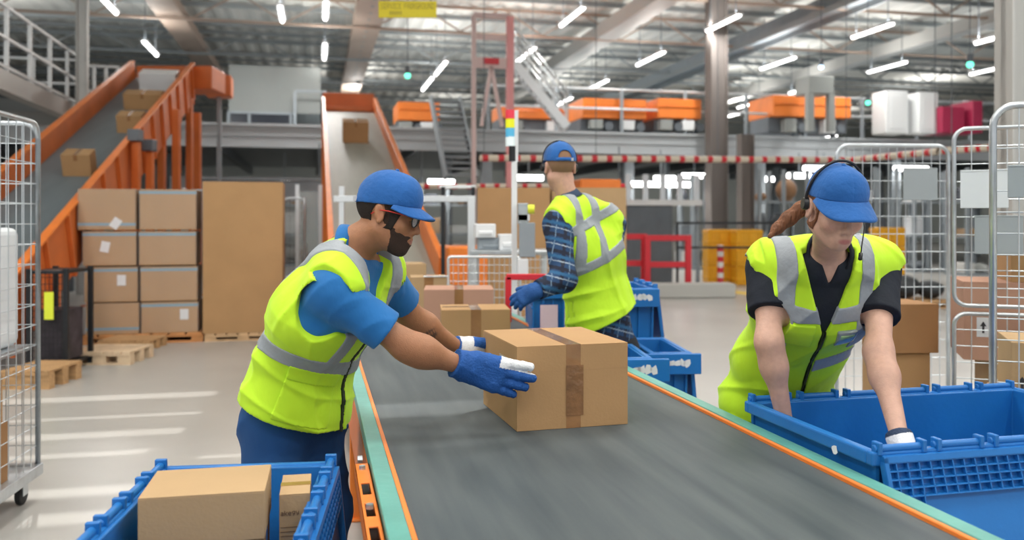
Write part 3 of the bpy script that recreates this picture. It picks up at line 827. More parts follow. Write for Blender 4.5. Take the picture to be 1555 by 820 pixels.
# ================================================================ materials of the hall
m_card = mat('corrugated_cardboard', (.43,.255,.115), .85, var=.05, vs=3, bump=.08, bs=120)
m_card_l = mat('pale_cardboard', (.45,.30,.155), .85, var=.05, vs=3, bump=.08, bs=120)
m_card_p = mat('pinkish_cardboard', (.46,.26,.18), .85, var=.05, vs=3, bump=.08, bs=120)
m_card_d = mat('brown_cardboard', (.34,.18,.075), .85, var=.06, vs=3, bump=.08, bs=120)
m_tape = mat('brown_packing_tape', (.30,.15,.06), .22, var=.15, vs=14, bump=.15, bs=30, coat=.5)
m_label = mat('white_paper_label', (.72,.73,.75), .6)
m_ink = mat('black_ink', (.03,.03,.035), .6)
m_orange = mat('orange_painted_steel', (.80,.21,.03), .45, var=.08, vs=3)
m_dorange = mat('deep_orange_painted_steel', (.62,.15,.03), .5, var=.12, vs=2)
m_teal = mat('teal_guard_strip', (.11,.34,.29), .4, var=.1, vs=9, bump=.1, bs=40)
m_belt = mat('grey_rubber_belt', (.048,.063,.072), .55, spec=.35, var=.16, vs=2.4, stretch=(6,.5,1), bump=.05, bs=90, c2=(.090,.108,.112))
m_belt2 = mat('pale_grey_belt', (.30,.31,.27), .5, var=.08, vs=2, stretch=(3,.4,1))
m_belt3 = mat('slate_belt', (.15,.19,.21), .5, var=.08, vs=2, stretch=(3,.4,1))
m_tote = mat('blue_tote_plastic', (.012,.155,.47), .38, var=.06, vs=4, bump=.06, bs=60)
m_toted = mat('deep_blue_tote_plastic', (.010,.085,.29), .45)
m_zinc = mat('galvanised_steel', (.56,.60,.63), .30, .75, var=.12, vs=12)
m_zincw = mat('bright_zinc_wire', (.62,.67,.70), .32, .6)
m_steel = mat('grey_painted_steel', (.30,.34,.37), .5, .2, var=.08, vs=3)
m_dsteel = mat('dark_grey_steel', (.13,.15,.17), .5, .2, var=.1, vs=3)
m_alu = mat('aluminium_profile', (.72,.75,.77), .35, .5)
m_white = mat('white_enamel', (.75,.77,.78), .4)
m_lgrey = mat('light_grey_cladding', (.28,.30,.29), .6, var=.04, vs=1)
m_wood = mat('pallet_wood', (.50,.30,.14), .8, var=.2, vs=6, stretch=(1,6,6), bump=.15, bs=60)
m_red = mat('red_painted_steel', (.65,.025,.04), .4)
m_yellow = mat('yellow_plastic', (.85,.42,.01), .45, var=.05, vs=5)
m_hair_rope = None
m_strap = mat('pale_blue_strap', (.20,.33,.42), .5)
m_wrap = mat('stretch_wrap', (.85,.9,.93), .12, alpha=.11, spec=1.0, bump=1.0, bs=11)
m_blackm = mat('black_steel', (.02,.022,.025), .45, .3)
m_rubber = mat('black_rubber', (.018,.018,.018), .7)

def carton(loc, w, d, h, rz, m=None, tape=True, label=None, group=None, tw=.055, name='cardboard_box', drop=.09, tape_axis='y', cat='box', seam=True):
    m = m or m_card
    r = empty(name, loc, rz, label, cat, group)
    mb = MB(); g = .0015
    mb.b2((-w/2, -d/2, 0), (w/2, d/2, h-.003))
    if not seam: mb.b2((-w/2, -d/2, h-.0035), (w/2, d/2, h))
    elif tape_axis == 'y':
        mb.b2((-w/2, -d/2, h-.003), (-g, d/2, h)); mb.b2((g, -d/2, h-.003), (w/2, d/2, h))
    else:
        mb.b2((-w/2, -d/2, h-.003), (w/2, -g, h)); mb.b2((-w/2, g, h-.003), (w/2, d/2, h))
    mb.build('carton', m, r, bevel=.0035, seg=2)
    if tape:
        t = MB(); e = .0008; dr = min(drop, h)
        if tape_axis == 'y':
            t.b2((-tw/2, -d/2-e, h), (tw/2, d/2+e, h+e))
            for s_ in (-1, 1): t.b2((-tw/2, s_*(d/2), h-dr), (tw/2, s_*(d/2+e), h))
        else:
            t.b2((-w/2-e, -tw/2, h), (w/2+e, tw/2, h+e))
            for s_ in (-1, 1): t.b2((s_*w/2, -tw/2, h-dr), (s_*(w/2+e), tw/2, h))
        t.build('tape', m_tape, r)
    return r

# ================================================================ main belt conveyor (its own frame: x across, y along)
SL, SR = -.209, .992                                   # belt edges at Y = 1.884
aL, b0 = AB(V3(SL, 1.884, 0)); aR, _ = AB(V3(SR, 1.884, 0))
HINGE = AB(P(508, 431, .7*F/94))[1]
mc = (aL+aR)/2; hw = (aR-aL)/2; y0, y1 = -1.2, HINGE
conv = empty('belt_conveyor', W(mc, 0, 0), TH, 'long grey belt conveyor with teal edges that carries the taped box', 'conveyor')
mb = MB(); rows = []
mb.b2((-hw, y0, ZB-.012), (hw, y1, ZB))
mb.cyl((-hw, y0, ZB-.075), (hw, y0, ZB-.075), .075, 24); mb.cyl((-hw, y1, ZB-.075), (hw, y1, ZB-.075), .075, 24)
mb.b2((-hw, y0, ZB-.15), (hw, y1, ZB-.138))
mb.build('belt', m_belt, conv, bevel=.002)
for s_ in (-1, 1):
    x = s_*hw
    m_ = MB(); m_.b2((x, y0, ZB-.05), (x+s_*.014, y1, ZB+.010)); m_.build('inner_rail', m_orange, conv, bevel=.002)
    m_ = MB(); m_.b2((x+s_*.014, y0, ZB-.03), (x+s_*.064, y1, ZB+.013)); m_.build('teal_strip', m_teal, conv, bevel=.002)
    m_ = MB(); m_.b2((x+s_*.056, y0, ZB-.26), (x+s_*.066, y1, ZB-.03)); m_.b2((x+s_*.02, y0, ZB-.26), (x+s_*.066, y1, ZB-.25)); m_.build('side_frame', m_dorange if s_ < 0 else m_steel, conv, bevel=.001)
# slotted bracket on the left side
br = MB()
xs = -hw-.064
yA, yB = b0-1.9, AB(P(555, 700, 2.5))[1]
slots = [yA+.1+i*.17 for i in range(int((yB-yA)/.17))]
br.b2((xs-.006, yA, ZB-.30), (xs-.002, yB, ZB-.005))
br.b2((xs-.044, yA, ZB-.009), (xs-.034, yB, ZB-.005)); br.b2((xs-.012, yA, ZB-.009), (xs-.002, yB, ZB-.005))
cur = yA
for s_ in slots:
    br.b2((xs-.036, cur, ZB-.009), (xs-.010, s_-.05, ZB-.005)); cur = s_+.05
br.b2((xs-.036, cur, ZB-.009), (xs-.010, yB, ZB-.005)); br.b2((xs-.044, yA, ZB-.05), (xs-.040, yB, ZB-.005))
brk = br.build('slotted_bracket', m_orange, conv, bevel=.001)
bk = MB(); bk.b2((xs-.038, yA, ZB-.05), (xs-.008, yB, ZB-.048)); bk.build('bracket_channel', m_blackm, brk)
for i, yy in enumerate((yB-.06, yB-.4, yB+.12, yB+.36)):
    bo = MB(); zz = ZB-.002 if i < 2 else ZB-.09
    if i < 2: bo.cyl((xs-.024, yy, ZB-.006), (xs-.024, yy, ZB+.006), .010, 6)
    else: bo.cyl((xs-.002, yy, zz), (xs-.018, yy, zz), .012, 6)
    bo.build('bolt', m_zinc, conv)
for yy in (.2, 2.6, 4.4, 6.4, 8.6):
    for s_ in (-1, 1):
        l = MB(); l.b2((s_*(hw+.02)-.03, yy-.03, 0), (s_*(hw+.02)+.03, yy+.03, ZB-.26)); l.box((s_*(hw+.02), yy, .006), (.12,.12,.012)); l.build('leg', m_orange, conv, bevel=.003)
    l = MB(); l.b2((-hw, yy-.02, .25), (hw, yy+.02, .31)); l.build('cross_bar', m_orange, conv)

# ================================================================ cartons on the belt
BT = math.radians(16)
pc = P(785, 656, 2.853)
bx = lambda c, w, d, rz: c+Vector((math.cos(rz)*w/2-math.sin(rz)*d/2, math.sin(rz)*w/2+math.cos(rz)*d/2, 0))
c = bx(pc, .40, .46, BT); c.z = ZB+.0005
box1 = carton(c, .40, .46, .283, BT, m_card, label='brown cardboard box with brown tape between the gloved hands on the belt', group=None, drop=.283, tw=.052)
lb = MB(); lb.box((-.2006, -.06, .205), (.0008, .10, .05)); o1 = lb.build('shipping_label', mat('faded_label', (.42,.38,.34), .6), box1)
lt = MB()
for i in range(5): lt.box((-.2012, -.06, .188+i*.008), (.0006, .08-.02*(i % 2), .003))
lt.build('print', mat('faded_print', (.22,.19,.17), .6), o1)
cr = MB(); cr.b2((-.2004, -.2304, .196), (.2004, .2304, .1975)); cr.build('crease', mat('cardboard_crease', (.40,.235,.11), .9), box1)
tt = MB(); tt.box((.004, -.2322, .128), (.062, .0008, .17)); tt.build('tape_patch', mat('brown_packing_tape_patch', (.23,.11,.042), .15, var=.25, vs=20, bump=.5, bs=25, coat=.8), box1)

def place(px, py, z, w, d, rz):      # near-left-bottom corner of a box seen at px, py on height z
    p_ = G(px, py, z); q = bx(p_, w, d, rz); q.z = z+.0005; return q
r2 = math.radians(6)
p_ = G(673, 524, ZB); Y2 = p_.y
b2 = carton(place(673, 521, ZB, .38, .34, r2), .40, .34, .19, r2, m_card, label='taped cardboard box just behind the gripped one, slit open at the left of its lid', drop=.19, tw=.06)
sl = MB(); sl.b2((-.19, .0, .191), (-.03, .018, .1925)); sl.build('gap_shade_strip', m_ink, b2)  # black strip laid on the lid imitates the shade inside a slit
b3 = carton(place(640, 496, ZB, .50, .42, math.radians(4)), .47, .40, .245, math.radians(4), m_card_p, label='wider pinkish cardboard box, second behind the gripped box on the belt', drop=.245, tw=.06)
b4 = carton(place(617, 478, ZB, .34, .34, math.radians(8)), .27, .3, .28, math.radians(8), m_card_l, label='narrow upright cardboard box behind the pinkish one on the belt', drop=.28, tw=.07)
b4c = MB(); b4c.b2((-.04, -.158, .282), (.15, -.10, .288)); b4c.b2((.142, -.158, .02), (.15, -.152, .285)); b4c.build('paper_sheet', m_white, b4)
b5 = carton(place(572, 466, ZB, .40, .4, math.radians(2)), .40, .4, .18, math.radians(2), m_card_d, label='flat brown cardboard box at the very back of the belt', drop=.06)
b6 = carton(V3(b5.location.x-.0, b5.location.y, ZB+.182), .34, .36, .17, math.radians(14), m_card_l, tape=False, label='plain box stacked on the flat brown one at the back of the belt')

# ================================================================ inclined conveyors
def incline(lab, A, Bp, width, mbelt, slope_vec, wall_h, wall_o, colours):
    """A: lower centre (a,b,z) in hall grid, Bp: upper centre"""
    r = empty('inclined_conveyor', W(A[0], A[1], 0), TH, lab, 'conveyor')
    dx, dy, dz = Bp[0]-A[0], Bp[1]-A[1], Bp[2]-A[2]
    z0 = A[2]; nrm = Vector((0, -dz, dy)).normalized()
    def pt(t, x, n): return Vector((x+dx*t, dy*t, z0+dz*t))+nrm*n
    def slabx(x0, x1, n0, n1, name, m, t0=0, t1=1, bev=.004):
        b = MB(); vs = [pt(t, x, n) for t in (t0, t1) for x in (x0, x1) for n in (n0, n1)]
        b.add(vs, [(0,1,3,2),(4,6,7,5),(0,4,5,1),(2,3,7,6),(0,2,6,4),(1,5,7,3)]); return b.build(name, m, r, bevel=bev)
    slabx(-width/2, width/2, -.03, 0, 'belt', mbelt)
    for s_ in (-1, 1):
        x = s_*width/2
        slabx(min(x, x+s_*.05), max(x, x+s_*.05), -.34, wall_h, 'side_panel', colours[0])
        slabx(min(x, x+s_*.075), max(x, x+s_*.075), wall_h, wall_h+.03, 'top_rail', colours[1])
        for i in range(9):
            t = (i+.5)/9
            slabx(min(x+s_*.05, x+s_*.075), max(x+s_*.05, x+s_*.075), -.34, wall_h, 'rib', colours[0], t-.006, t+.006)
    return r, pt, slabx
# straight ahead: continues the main belt
top = P(521, 163, 1.0); Yt = 21.0; zt = HC+(HY-163)*Yt/F
cen = (W(mc, HINGE, 0)); s_run = 11.6
inc2, pt2, sx2 = incline('wide inclined conveyor with orange side walls that rises straight behind the bearded man', (mc, HINGE+.02, ZB+.01), (mc, HINGE+s_run, ZB+.01+.30*s_run), hw*2, m_belt2, None, .26, .05, (m_orange, m_orange))
for t in (.25, .5, .75, .97):
    for s_ in (-1, 1):
        l = MB(); q = pt2(t, s_*(hw+.02), -.3); l.b2((q.x-.06, q.y-.06, 0), (q.x+.06, q.y+.06, q.z)); l.box((q.x, q.y, .01), (.25,.25,.02)); l.build('leg', m_orange, inc2)
h_ = MB(); h_.b2((hw+.06, -.35, .30), (hw+.52, .35, 1.22)); h_.build('drive_housing', m_orange, inc2, bevel=.02)
h_ = MB(); h_.b2((-hw, s_run-.4, ZB+.30*s_run-.1), (hw, s_run+.6, ZB+.30*s_run+.02)); h_.b2((-hw-.05, s_run+.3, ZB+.30*s_run), (hw+.05, s_run+.9, ZB+.30*s_run+.45)); h_.build('head_hood', m_dorange, inc2, bevel=.02)
# left conveyor
YA_, YB_ = 9.0, 18.6
def leftpt(Y):
    x1 = (290-CX)*18.6/F; z1 = HC+(HY-97)*18.6/F
    return Vector((x1+(18.6-Y)*257/1300, Y, z1-.39*(18.6-Y)))
A_ = leftpt(8.2); B_ = leftpt(YB_)
LW = 1.15
def mkleft():
    r = empty('inclined_conveyor', (A_.x, A_.y, 0), 0, 'steep inclined conveyor with orange walls at the left carrying several boxes', 'conveyor')
    D = (B_-A_); n = Vector((0, -D.z, D.y)).normalized(); side = Vector((D.y, -D.x, 0)).normalized()
    n = side.cross(D).normalized(); o = Vector((0, 0, A_.z))
    def pt(t, x, h): return o+D*t+side*x+n*h
    def sl_(x0, x1, n0, n1, name, m, t0=0, t1=1, bev=.004):
        b = MB(); vs = [pt(t, x, k_) for t in (t0, t1) for x in (x0, x1) for k_ in (n0, n1)]
        b.add(vs, [(0,1,3,2),(4,6,7,5),(0,4,5,1),(2,3,7,6),(0,2,6,4),(1,5,7,3)]); return b.build(name, m, r, bevel=bev)
    W_ = .33
    sl_(-LW, 0, -W_-.04, -W_, 'belt', m_belt3)
    sl_(-LW-.05, -LW, -W_-.3, .0, 'side_panel', m_dorange); sl_(0, .05, -W_-.45, 0, 'side_panel', m_dorange)
    sl_(-LW-.09, -LW+.01, 0, .03, 'top_rail', m_orange); sl_(-.01, .09, 0, .03, 'top_rail', m_orange)
    for i in range(14): sl_(.05, .10, -W_-.45, 0, 'rib', m_dorange, (i+.4)/14, (i+.48)/14)
    for t in (.12, .4, .68, .95):
        for x in (-LW-.02, .02):
            q = pt(t, x, -W_-.3); l = MB(); l.b2((q.x-.06, q.y-.06, 0), (q.x+.06, q.y+.06, q.z)); l.box((q.x, q.y, .01), (.25,.25,.02)); l.build('leg', m_dorange, r)
    q = pt(1, -LW/2, -.2); h2 = MB(); h2.box((q.x+.2, q.y+.5, q.z-.1), (LW+.5, .9, .5)); h2.build('head_hood', m_dorange, r, bevel=.02)
    return r, pt, D, side, n
inc1, ptl, Dl, sidel, nl = mkleft()
def on_left(t, x, w, d, h, lab, m=m_card_d, white=False, name='cardboard_box', grp='boxes riding up the left conveyor'):
    q = ptl(t, x, -.33)+Vector((inc1.location.x, inc1.location.y, 0))
    R = Matrix((sidel, Dl.normalized(), nl)).transposed()
    o = carton((0,0,0), w, d, h, 0, m, tape=not white, label=lab, group=grp, name=name)
    o.matrix_world = Matrix.Translation(q+nl*.002) @ R.to_4x4(); return o
ts = lambda Y: (Y-A_.y)/(B_.y-A_.y)
on_left(ts(12.4), -.50, .38, .32, .32, 'lowest of the boxes riding up the left inclined conveyor', m_card)
on_left(ts(14.6), -.30, .40, .36, .30, 'middle box riding up the left inclined conveyor, close to its right wall', m_card)
on_left(ts(16.1), -.42, .66, .36, .30, 'highest brown box riding up the left inclined conveyor', m_card)
on_left(ts(17.6), -.45, .70, .45, .36, 'white parcel at the top end of the left inclined conveyor', m_white, True, 'parcel', 'boxes riding up the left conveyor')
# box on the straight incline
tq = .70
q = Vector(pt2(tq, 0, .002)); Rx = Matrix.Rotation(math.atan(.30), 4, 'X')
ib = carton((0,0,0), .50, .42, .42, 0, m_card_d, label='small brown box alone on the middle inclined conveyor', drop=.1)
# find t so that it sits at the photographed height
best = min(((abs((HY-(pp.z-HC)*F/pp.y)-0-(HY-0)+ (0)) if False else abs((HY-(pp.z-HC)*F/pp.y)-214), t_) for t_ in [i/200 for i in range(200)] for pp in [Matrix.Rotation(TH, 3, 'Z') @ Vector(pt2(t_, 0, 0))+Vector((inc2.location.x, inc2.location.y, 0))]))
tq = best[1]; loc_ = Matrix.Rotation(TH, 3, 'Z') @ Vector(pt2(tq, -.02, .002))+Vector((inc2.location.x, inc2.location.y, 0))
ib.matrix_world = Matrix.Translation(loc_) @ Matrix.Rotation(TH, 4, 'Z') @ Rx

# ================================================================ blue attached-lid containers
def tote(loc, rz, w, d, h, lab, group=None, t=.012, lids=('f', 'b'), taper=.93, lid_h=.28, hinge=('f', 'b'), lid_tilt=.10, lattice=True, label_patch=False, m=None, stand=None):
    """w along local x, d along local y, loc = floor centre, open top"""
    m = m or m_tote
    r = empty('blue_container', loc, rz, lab, 'container', group)
    b = MB(); f_ = taper; hx, hy = w/2, d/2
    def ring(sx, sy, z): return [Vector((x*sx, y*sy, z)) for x, y in ((-1,-1),(1,-1),(1,1),(-1,1))]
    o0, o1 = ring(hx*f_, hy*f_, 0), ring(hx, hy, h); i1, i0 = ring(hx-t, hy-t, h), ring(hx*f_-t, hy*f_-t, t)
    v = o0+o1+i1+i0; fs = [(3,2,1,0)]
    for k_ in range(3):
        for j in range(4): fs.append((k_*4+j, k_*4+(j+1) % 4, k_*4+4+(j+1) % 4, k_*4+4+j))
    fs.append((12,13,14,15)); b.add(v, fs); b.build('tub', m, r, bevel=.004, seg=2)
    rim = MB(); rw = .026
    for (x0, y0_, x1, y1_) in ((-hx-rw, -hy-rw, hx+rw, -hy+.002), (-hx-rw, hy-.002, hx+rw, hy+rw), (-hx-rw, -hy, -hx+.002, hy), (hx-.002, -hy, hx+rw, hy)):
        rim.b2((x0, y0_, h-.035), (x1, y1_, h+.004))
    rim.b2((-hx-.014, -hy-.014, h-.10), (-hx, hy+.014, h-.085)); rim.b2((hx, -hy-.014, h-.10), (hx+.014, hy+.014, h-.085))
    rim.build('rim', m, r, bevel=.006, seg=2)
    n_rib = max(3, int(w/.12))
    rb = MB()
    for i in range(n_rib+1):
        x = -hx*f_+i*2*hx*f_/n_rib
        for s_ in (-1, 1): rb.beam((x, s_*hy*f_*1.0, .02), (x*1/f_, s_*(hy+.006), h-.03), .012, .016, up=(0,1,0))
    rb.build('rib', m, r)
    for side, s_ in (('f', -1), ('b', 1), ('l', -1), ('r', 1)):
        if side not in hinge: continue
        ax = side in 'fb'; L_ = (w if ax else d)+2*rw; e = (hy if ax else hx)+rw*.55
        hg = MB(); nk_ = max(3, int(L_/.17)); gap = L_/nk_
        for i in range(nk_):
            a0, a1 = -L_/2+i*gap+.012, -L_/2+(i+1)*gap-.012
            p0, p1 = ((a0, s_*e, h+.010), (a1, s_*e, h+.010)) if ax else ((s_*e, a0, h+.010), (s_*e, a1, h+.010))
            hg.cyl(p0, p1, .011, 10)
            for a in (a0+.012, a1-.012):
                c_ = (a, s_*e, h+.012) if ax else (s_*e, a, h+.012)
                hg.box(c_, (.014, .032, .034) if ax else (.032, .014, .034))
        hg.build('hinge_rail', m, r, bevel=.002)
    for side, s_ in (('f', -1), ('b', 1), ('l', -1), ('r', 1)):
        if side not in lids: continue
        ax = side in 'fb'; L_ = w if ax else d; e = (hy if ax else hx)+rw*.6
        ld = MB()
        def T(a, n, z):       # a along, n outward, z down from the hinge
            p_ = Vector((a, s_*(e+n+z*lid_tilt), h-z)) if ax else Vector((s_*(e+n+z*lid_tilt), a, h-z)); return p_
        def bar(a0, a1, n0, n1, z0, z1):
            vs = [T(a, n, z) for a in (a0, a1) for n in (n0, n1) for z in (z0, z1)]
            ld.add(vs, [(0,1,3,2),(4,6,7,5),(0,4,5,1),(2,3,7,6),(0,2,6,4),(1,5,7,3)])
        bar(-L_/2, L_/2, .0, .004, .012, lid_h)
        bar(-L_/2, L_/2, .0, .022, .006, .022); bar(-L_/2, L_/2, .0, .022, lid_h-.012, lid_h); bar(-L_/2, -L_/2+.012, 0, .022, .01, lid_h); bar(L_/2-.012, L_/2, 0, .022, .01, lid_h)
        if lattice:
            nr = 4; bh = .085; n_ = int(L_/.035)
            for i in range(nr+1): bar(-L_/2, L_/2, .0, .020, .022+i*bh/nr, .025+i*bh/nr)
            for i in range(n_+1): bar(-L_/2+i*L_/n_-.0015, -L_/2+i*L_/n_+.0015, 0, .020, .022, .022+bh)
            for i in range(1, 4): bar(-L_/2+i*.035-.0015, -L_/2+i*.035+.0015, 0, .020, .1, lid_h)
            for i in range(1, int((lid_h-.1)/.03)): bar(-L_/2, -L_/2+.105, 0, .020, .1+i*.03, .103+i*.03)
        ld.build('lid', m, r)
    if label_patch:
        lp = MB(); side = label_patch; yv = -(hy+rw+.001)
        rnd = random.Random(int(w*1000)+int(h*100))
        for i in range(7):
            cx_ = -.09+i*.03+rnd.uniform(-.01,.01); n_ = 7; pts = [(cx_+rnd.uniform(.012,.03)*math.cos(2*PI*j/n_), h-.05+rnd.uniform(.010,.03)*math.sin(2*PI*j/n_)) for j in range(n_)]
            lp.add([(x, yv-.025, z) for x, z in pts]+[(x, yv-.024, z) for x, z in pts], [tuple(range(n_)), tuple(range(n_, 2*n_))[::-1]]+[(j, (j+1) % n_, (j+1) % n_+n_, j+n_) for j in range(n_)])
        bl = MB(); bl.b2((-.16, yv-.024, h-.11), (.16, yv, h-.0)); bp_ = bl.build('label_panel', m, r, bevel=.003)
        lp.build('torn_label', m_label, bp_)
    return r
# front left container with cartons inside
TL = math.radians(11)
def stand(loc, rz, w, d, h, lab):
    r = empty('container_stand', loc, rz, lab, 'stand')
    t = MB(); t.b2((-w/2, -d/2, h-.04), (w/2, d/2, h)); t.build('deck', m_steel, r, bevel=.004)
    for x in (-1, 1):
        for y in (-1, 1):
            l = MB(); l.b2((x*(w/2-.03)-.02, y*(d/2-.03)-.02, .0), (x*(w/2-.03)+.02, y*(d/2-.03)+.02, h-.04)); l.build('leg', m_zinc, r)
    return r
zr = .80
pbl, pbr = G(243, 710, zr), G(508, 702, zr)
uL = (pbr-pbl); uL.z = 0; wL = uL.length-.045; angL = math.atan2(uL.y, uL.x)
dL = .80; cl = (pbl+pbr)/2; nrmL = Vector((math.sin(angL), -math.cos(angL), 0)); cl = cl+nrmL*(dL/2+.02)
ctl = Vector((cl.x, cl.y, .40))
tote(ctl, angL, wL, dL, zr-.40, 'blue container holding cartons in the front left corner of the picture', hinge=('l', 'r'), lids=('r', 'l'), lid_h=.24, lattice=True)
stand((cl.x, cl.y, 0), angL, wL*.95, dL*.95, .3995, 'grey steel stand under the blue container at front left')
# cartons inside it
A0 = G(211, 757, .90); A1 = G(418, 743, .90)
def wtop(px, py, z): return G(px, py, z)
zt_ = .86
q0, q1, q2 = G(209, 757, zt_), G(402, 745, zt_), G(250, 714, zt_)
wv = (q1-q0); rzb = math.atan2(wv.y, wv.x); wb = wv.length; db = abs((q2-q0).dot(Vector((-math.sin(rzb), math.cos(rzb), 0))))
cb = bx(q0, wb, db, rzb); hb = .115
bxa = carton(Vector((cb.x, cb.y, zt_-hb)), wb, db, hb, rzb, m_card_l, tape=False, seam=False, label='plain pale carton lying on top inside the front left container')
und = carton(Vector((cb.x, cb.y, .62)), wb*.97, db*.98, zt_-hb-.001-.62, rzb, m_card_d, tape=True, label='brown carton right under the plain pale carton in the front left container', tape_axis='x', drop=.1)
tote_fl = .412
und2 = carton(Vector((cb.x, cb.y, tote_fl+.001)), wb*.93, db*.95, .62-.001-tote_fl-.001, rzb, m_card_d, label='bottom carton of the stack in the front left container', tape=False)
k0 = G(424, 752, .82); k1 = G(457, 750, .82); wk = .074; dk = .17
kb = bx(k0, wk, dk, rzb)
kx = carton(Vector((kb.x, kb.y, tote_fl+.001)), wk, dk, .82-tote_fl, rzb, m_card_l, tape_axis='x', tw=.03, drop=.03, label='slim upright carton with small black print inside the front left container')
kt = MB(); letters(kt, 'akegy', -.034, .355, .013, y=-dk/2-.0006, th=.0006)
for i in range(5): kt.b2((-.034, -dk/2-.0012, .325-i*.011), (.010+.006*(i % 2), -dk/2-.0006, .3265-i*.011))
kt.build('print', mat('brown_print', (.13,.07,.04), .7), kx)
# right container
zr2 = .875
e0, e1 = G(1130, 612, zr2), G(1470, 585, zr2)
uR = e1-e0; uR.z = 0; wR_ = uR.length; angR = math.atan2(uR.y, uR.x)
f0 = G(1320, 690, zr2); nR = Vector((math.sin(angR), -math.cos(angR), 0)); dR_ = (f0-e0).dot(nR)
angR = math.radians(13.5); wR_ += .03; dR_ = (f0-e0).length-.03
cR = f0+Vector((math.cos(angR), math.sin(angR), 0))*(wR_/2+.055)+Vector((-math.sin(angR), math.cos(angR), 0))*(dR_/2+.026)
tR = tote((cR.x, cR.y, .33), angR, wR_+.04, dR_, zr2-.33, 'large blue container beside the belt that the woman reaches into', hinge=('f', 'b'), lids=('f',), lid_h=.46, lid_tilt=.30, taper=.985)
tg = MB(); 
rnd = random.Random(3)
pts = [(-.30+rnd.uniform(-.002,.002)+.018*math.cos(2*PI*j/9)*rnd.uniform(.5,1), -.05+.03*math.sin(2*PI*j/9)*rnd.uniform(.5,1)) for j in range(9)]
xw = -(wR_+.04)/2-.0275
tg.add([(xw, -dR_*.28+a_+.3, zr2-.33-.02+b_*.6+.02) for a_, b_ in pts]+[(xw-.001, -dR_*.28+a_+.3, zr2-.33-.02+b_*.6+.02) for a_, b_ in pts], [tuple(range(9)), tuple(range(9, 18))[::-1]]+[(j, (j+1) % 9, (j+1) % 9+9, j+9) for j in range(9)])
tg.build('torn_label', m_label, tR)
stand((cR.x, cR.y, 0), angR, wR_*.9, dR_*.9, .3295, 'grey steel stand under the large blue container by the woman')
# middle containers behind the belt
def tote_px(xl, xr, ytop, ybot, Y, d, lab, z0=None, **kw):
    w = (xr-xl)*Y/F/CT*.94; zt2 = HC-(ytop-HY)*Y/F; z0 = HC-(ybot-HY)*Y/F if z0 is None else z0
    c_ = P((xl+xr)/2, ytop, Y); c_ = c_+Vector((-ST, CT, 0))*d/2
    return tote((c_.x, c_.y, z0), TH*.3, w, d, zt2-z0, lab, **kw)
tA = tote_px(938, 1003, 438, 560, 5.3, .55, 'tall blue container with a torn white label behind the man in plaid', z0=.42, hinge=('r',), lids=('r',), lid_h=.34, lattice=False, label_patch=True, lid_tilt=.12)
stand((tA.location.x, tA.location.y, 0), TH*.3, .25, .5, .419, 'grey stand under the tall blue container')
tB = tote_px(1002, 1055, 535, 620, 4.6, .55, 'low blue container with a white torn label to the right of the tall one', z0=.12, hinge=(), lids=('r',), lid_h=.26, lattice=False, label_patch=True, lid_tilt=.08)
stand((tB.location.x, tB.location.y, 0), TH*.3, .2, .5, .1195, 'low grey stand under the blue container beside the tall one')
tC = tote_px(956, 992, 543, 600, 4.15, .42, 'dark blue container with a scuffed label just right of the gripped box', z0=.42, hinge=(), lids=(), label_patch=True)
stand((tC.location.x, tC.location.y, 0), TH*.3, .12, .36, .4195, 'small grey stand under the dark blue container')
tD = tote_px(818, 866, 445, 500, 5.4, .5, 'blue container with a clear front panel left of the man in plaid', z0=.62, hinge=(), lids=(), taper=.98)
w_ = MB(); w_.b2((-.055, -.292, .08), (.055, -.279, .36)); w_.build('front_panel', mat('pink_clear_panel', (.72,.55,.62), .2), tD)
stand((tD.location.x, tD.location.y, 0), TH*.3, .17, .45, .6195, 'grey stand under the blue container left of the man in plaid')

# ================================================================ roll cages
def arc_frame(w, h, r_, z0=0.0, n=6):
    pts = [(-w/2, 0, z0)]
    for cx_, a0 in ((-w/2+r_, PI), (w/2-r_, PI/2)):
        for i in range(n+1):
            a = a0-PI/2*i/n; pts.append((cx_+r_*math.cos(a), 0, h-r_+r_*math.sin(a)))
    pts.append((w/2, 0, z0)); return pts
def panel(r, name, w, z0, z1, M_, nv, nh, fr=.014, wr=.0028, rad=.08, m=None, closed=False, wires=True):
    b = MB(); pts = arc_frame(w, z1, rad, z0)
    if closed:
        n = 5; low = []
        for cx_, a0 in ((w/2-rad, 0), (-w/2+rad, -PI/2)):
            for i in range(n+1):
                a = a0-PI/2*i/n; low.append((cx_+rad*math.cos(a), 0, z0+rad+rad*math.sin(a)))
        pts = pts[1:-1]+low
    b.tube([M_ @ Vector(p) for p in pts], fr, 8, closed=closed)
    o = b.build(name, m or m_zinc, r, smooth=True)
    if wires:
        b = MB()
        for i in range(1, nv):
            x = -w/2+w*i/nv; b.cyl(M_ @ Vector((x, 0, z0+.01)), M_ @ Vector((x, 0, z1-.01)), wr, 5)
        for i in range(1, nh+1):
            z = z0+(z1-z0)*i/(nh+1); b.cyl(M_ @ Vector((-w/2, .004, z)), M_ @ Vector((w/2, .004, z)), wr, 5)
        b.build('wire_mesh', m_zincw, o)
    return o
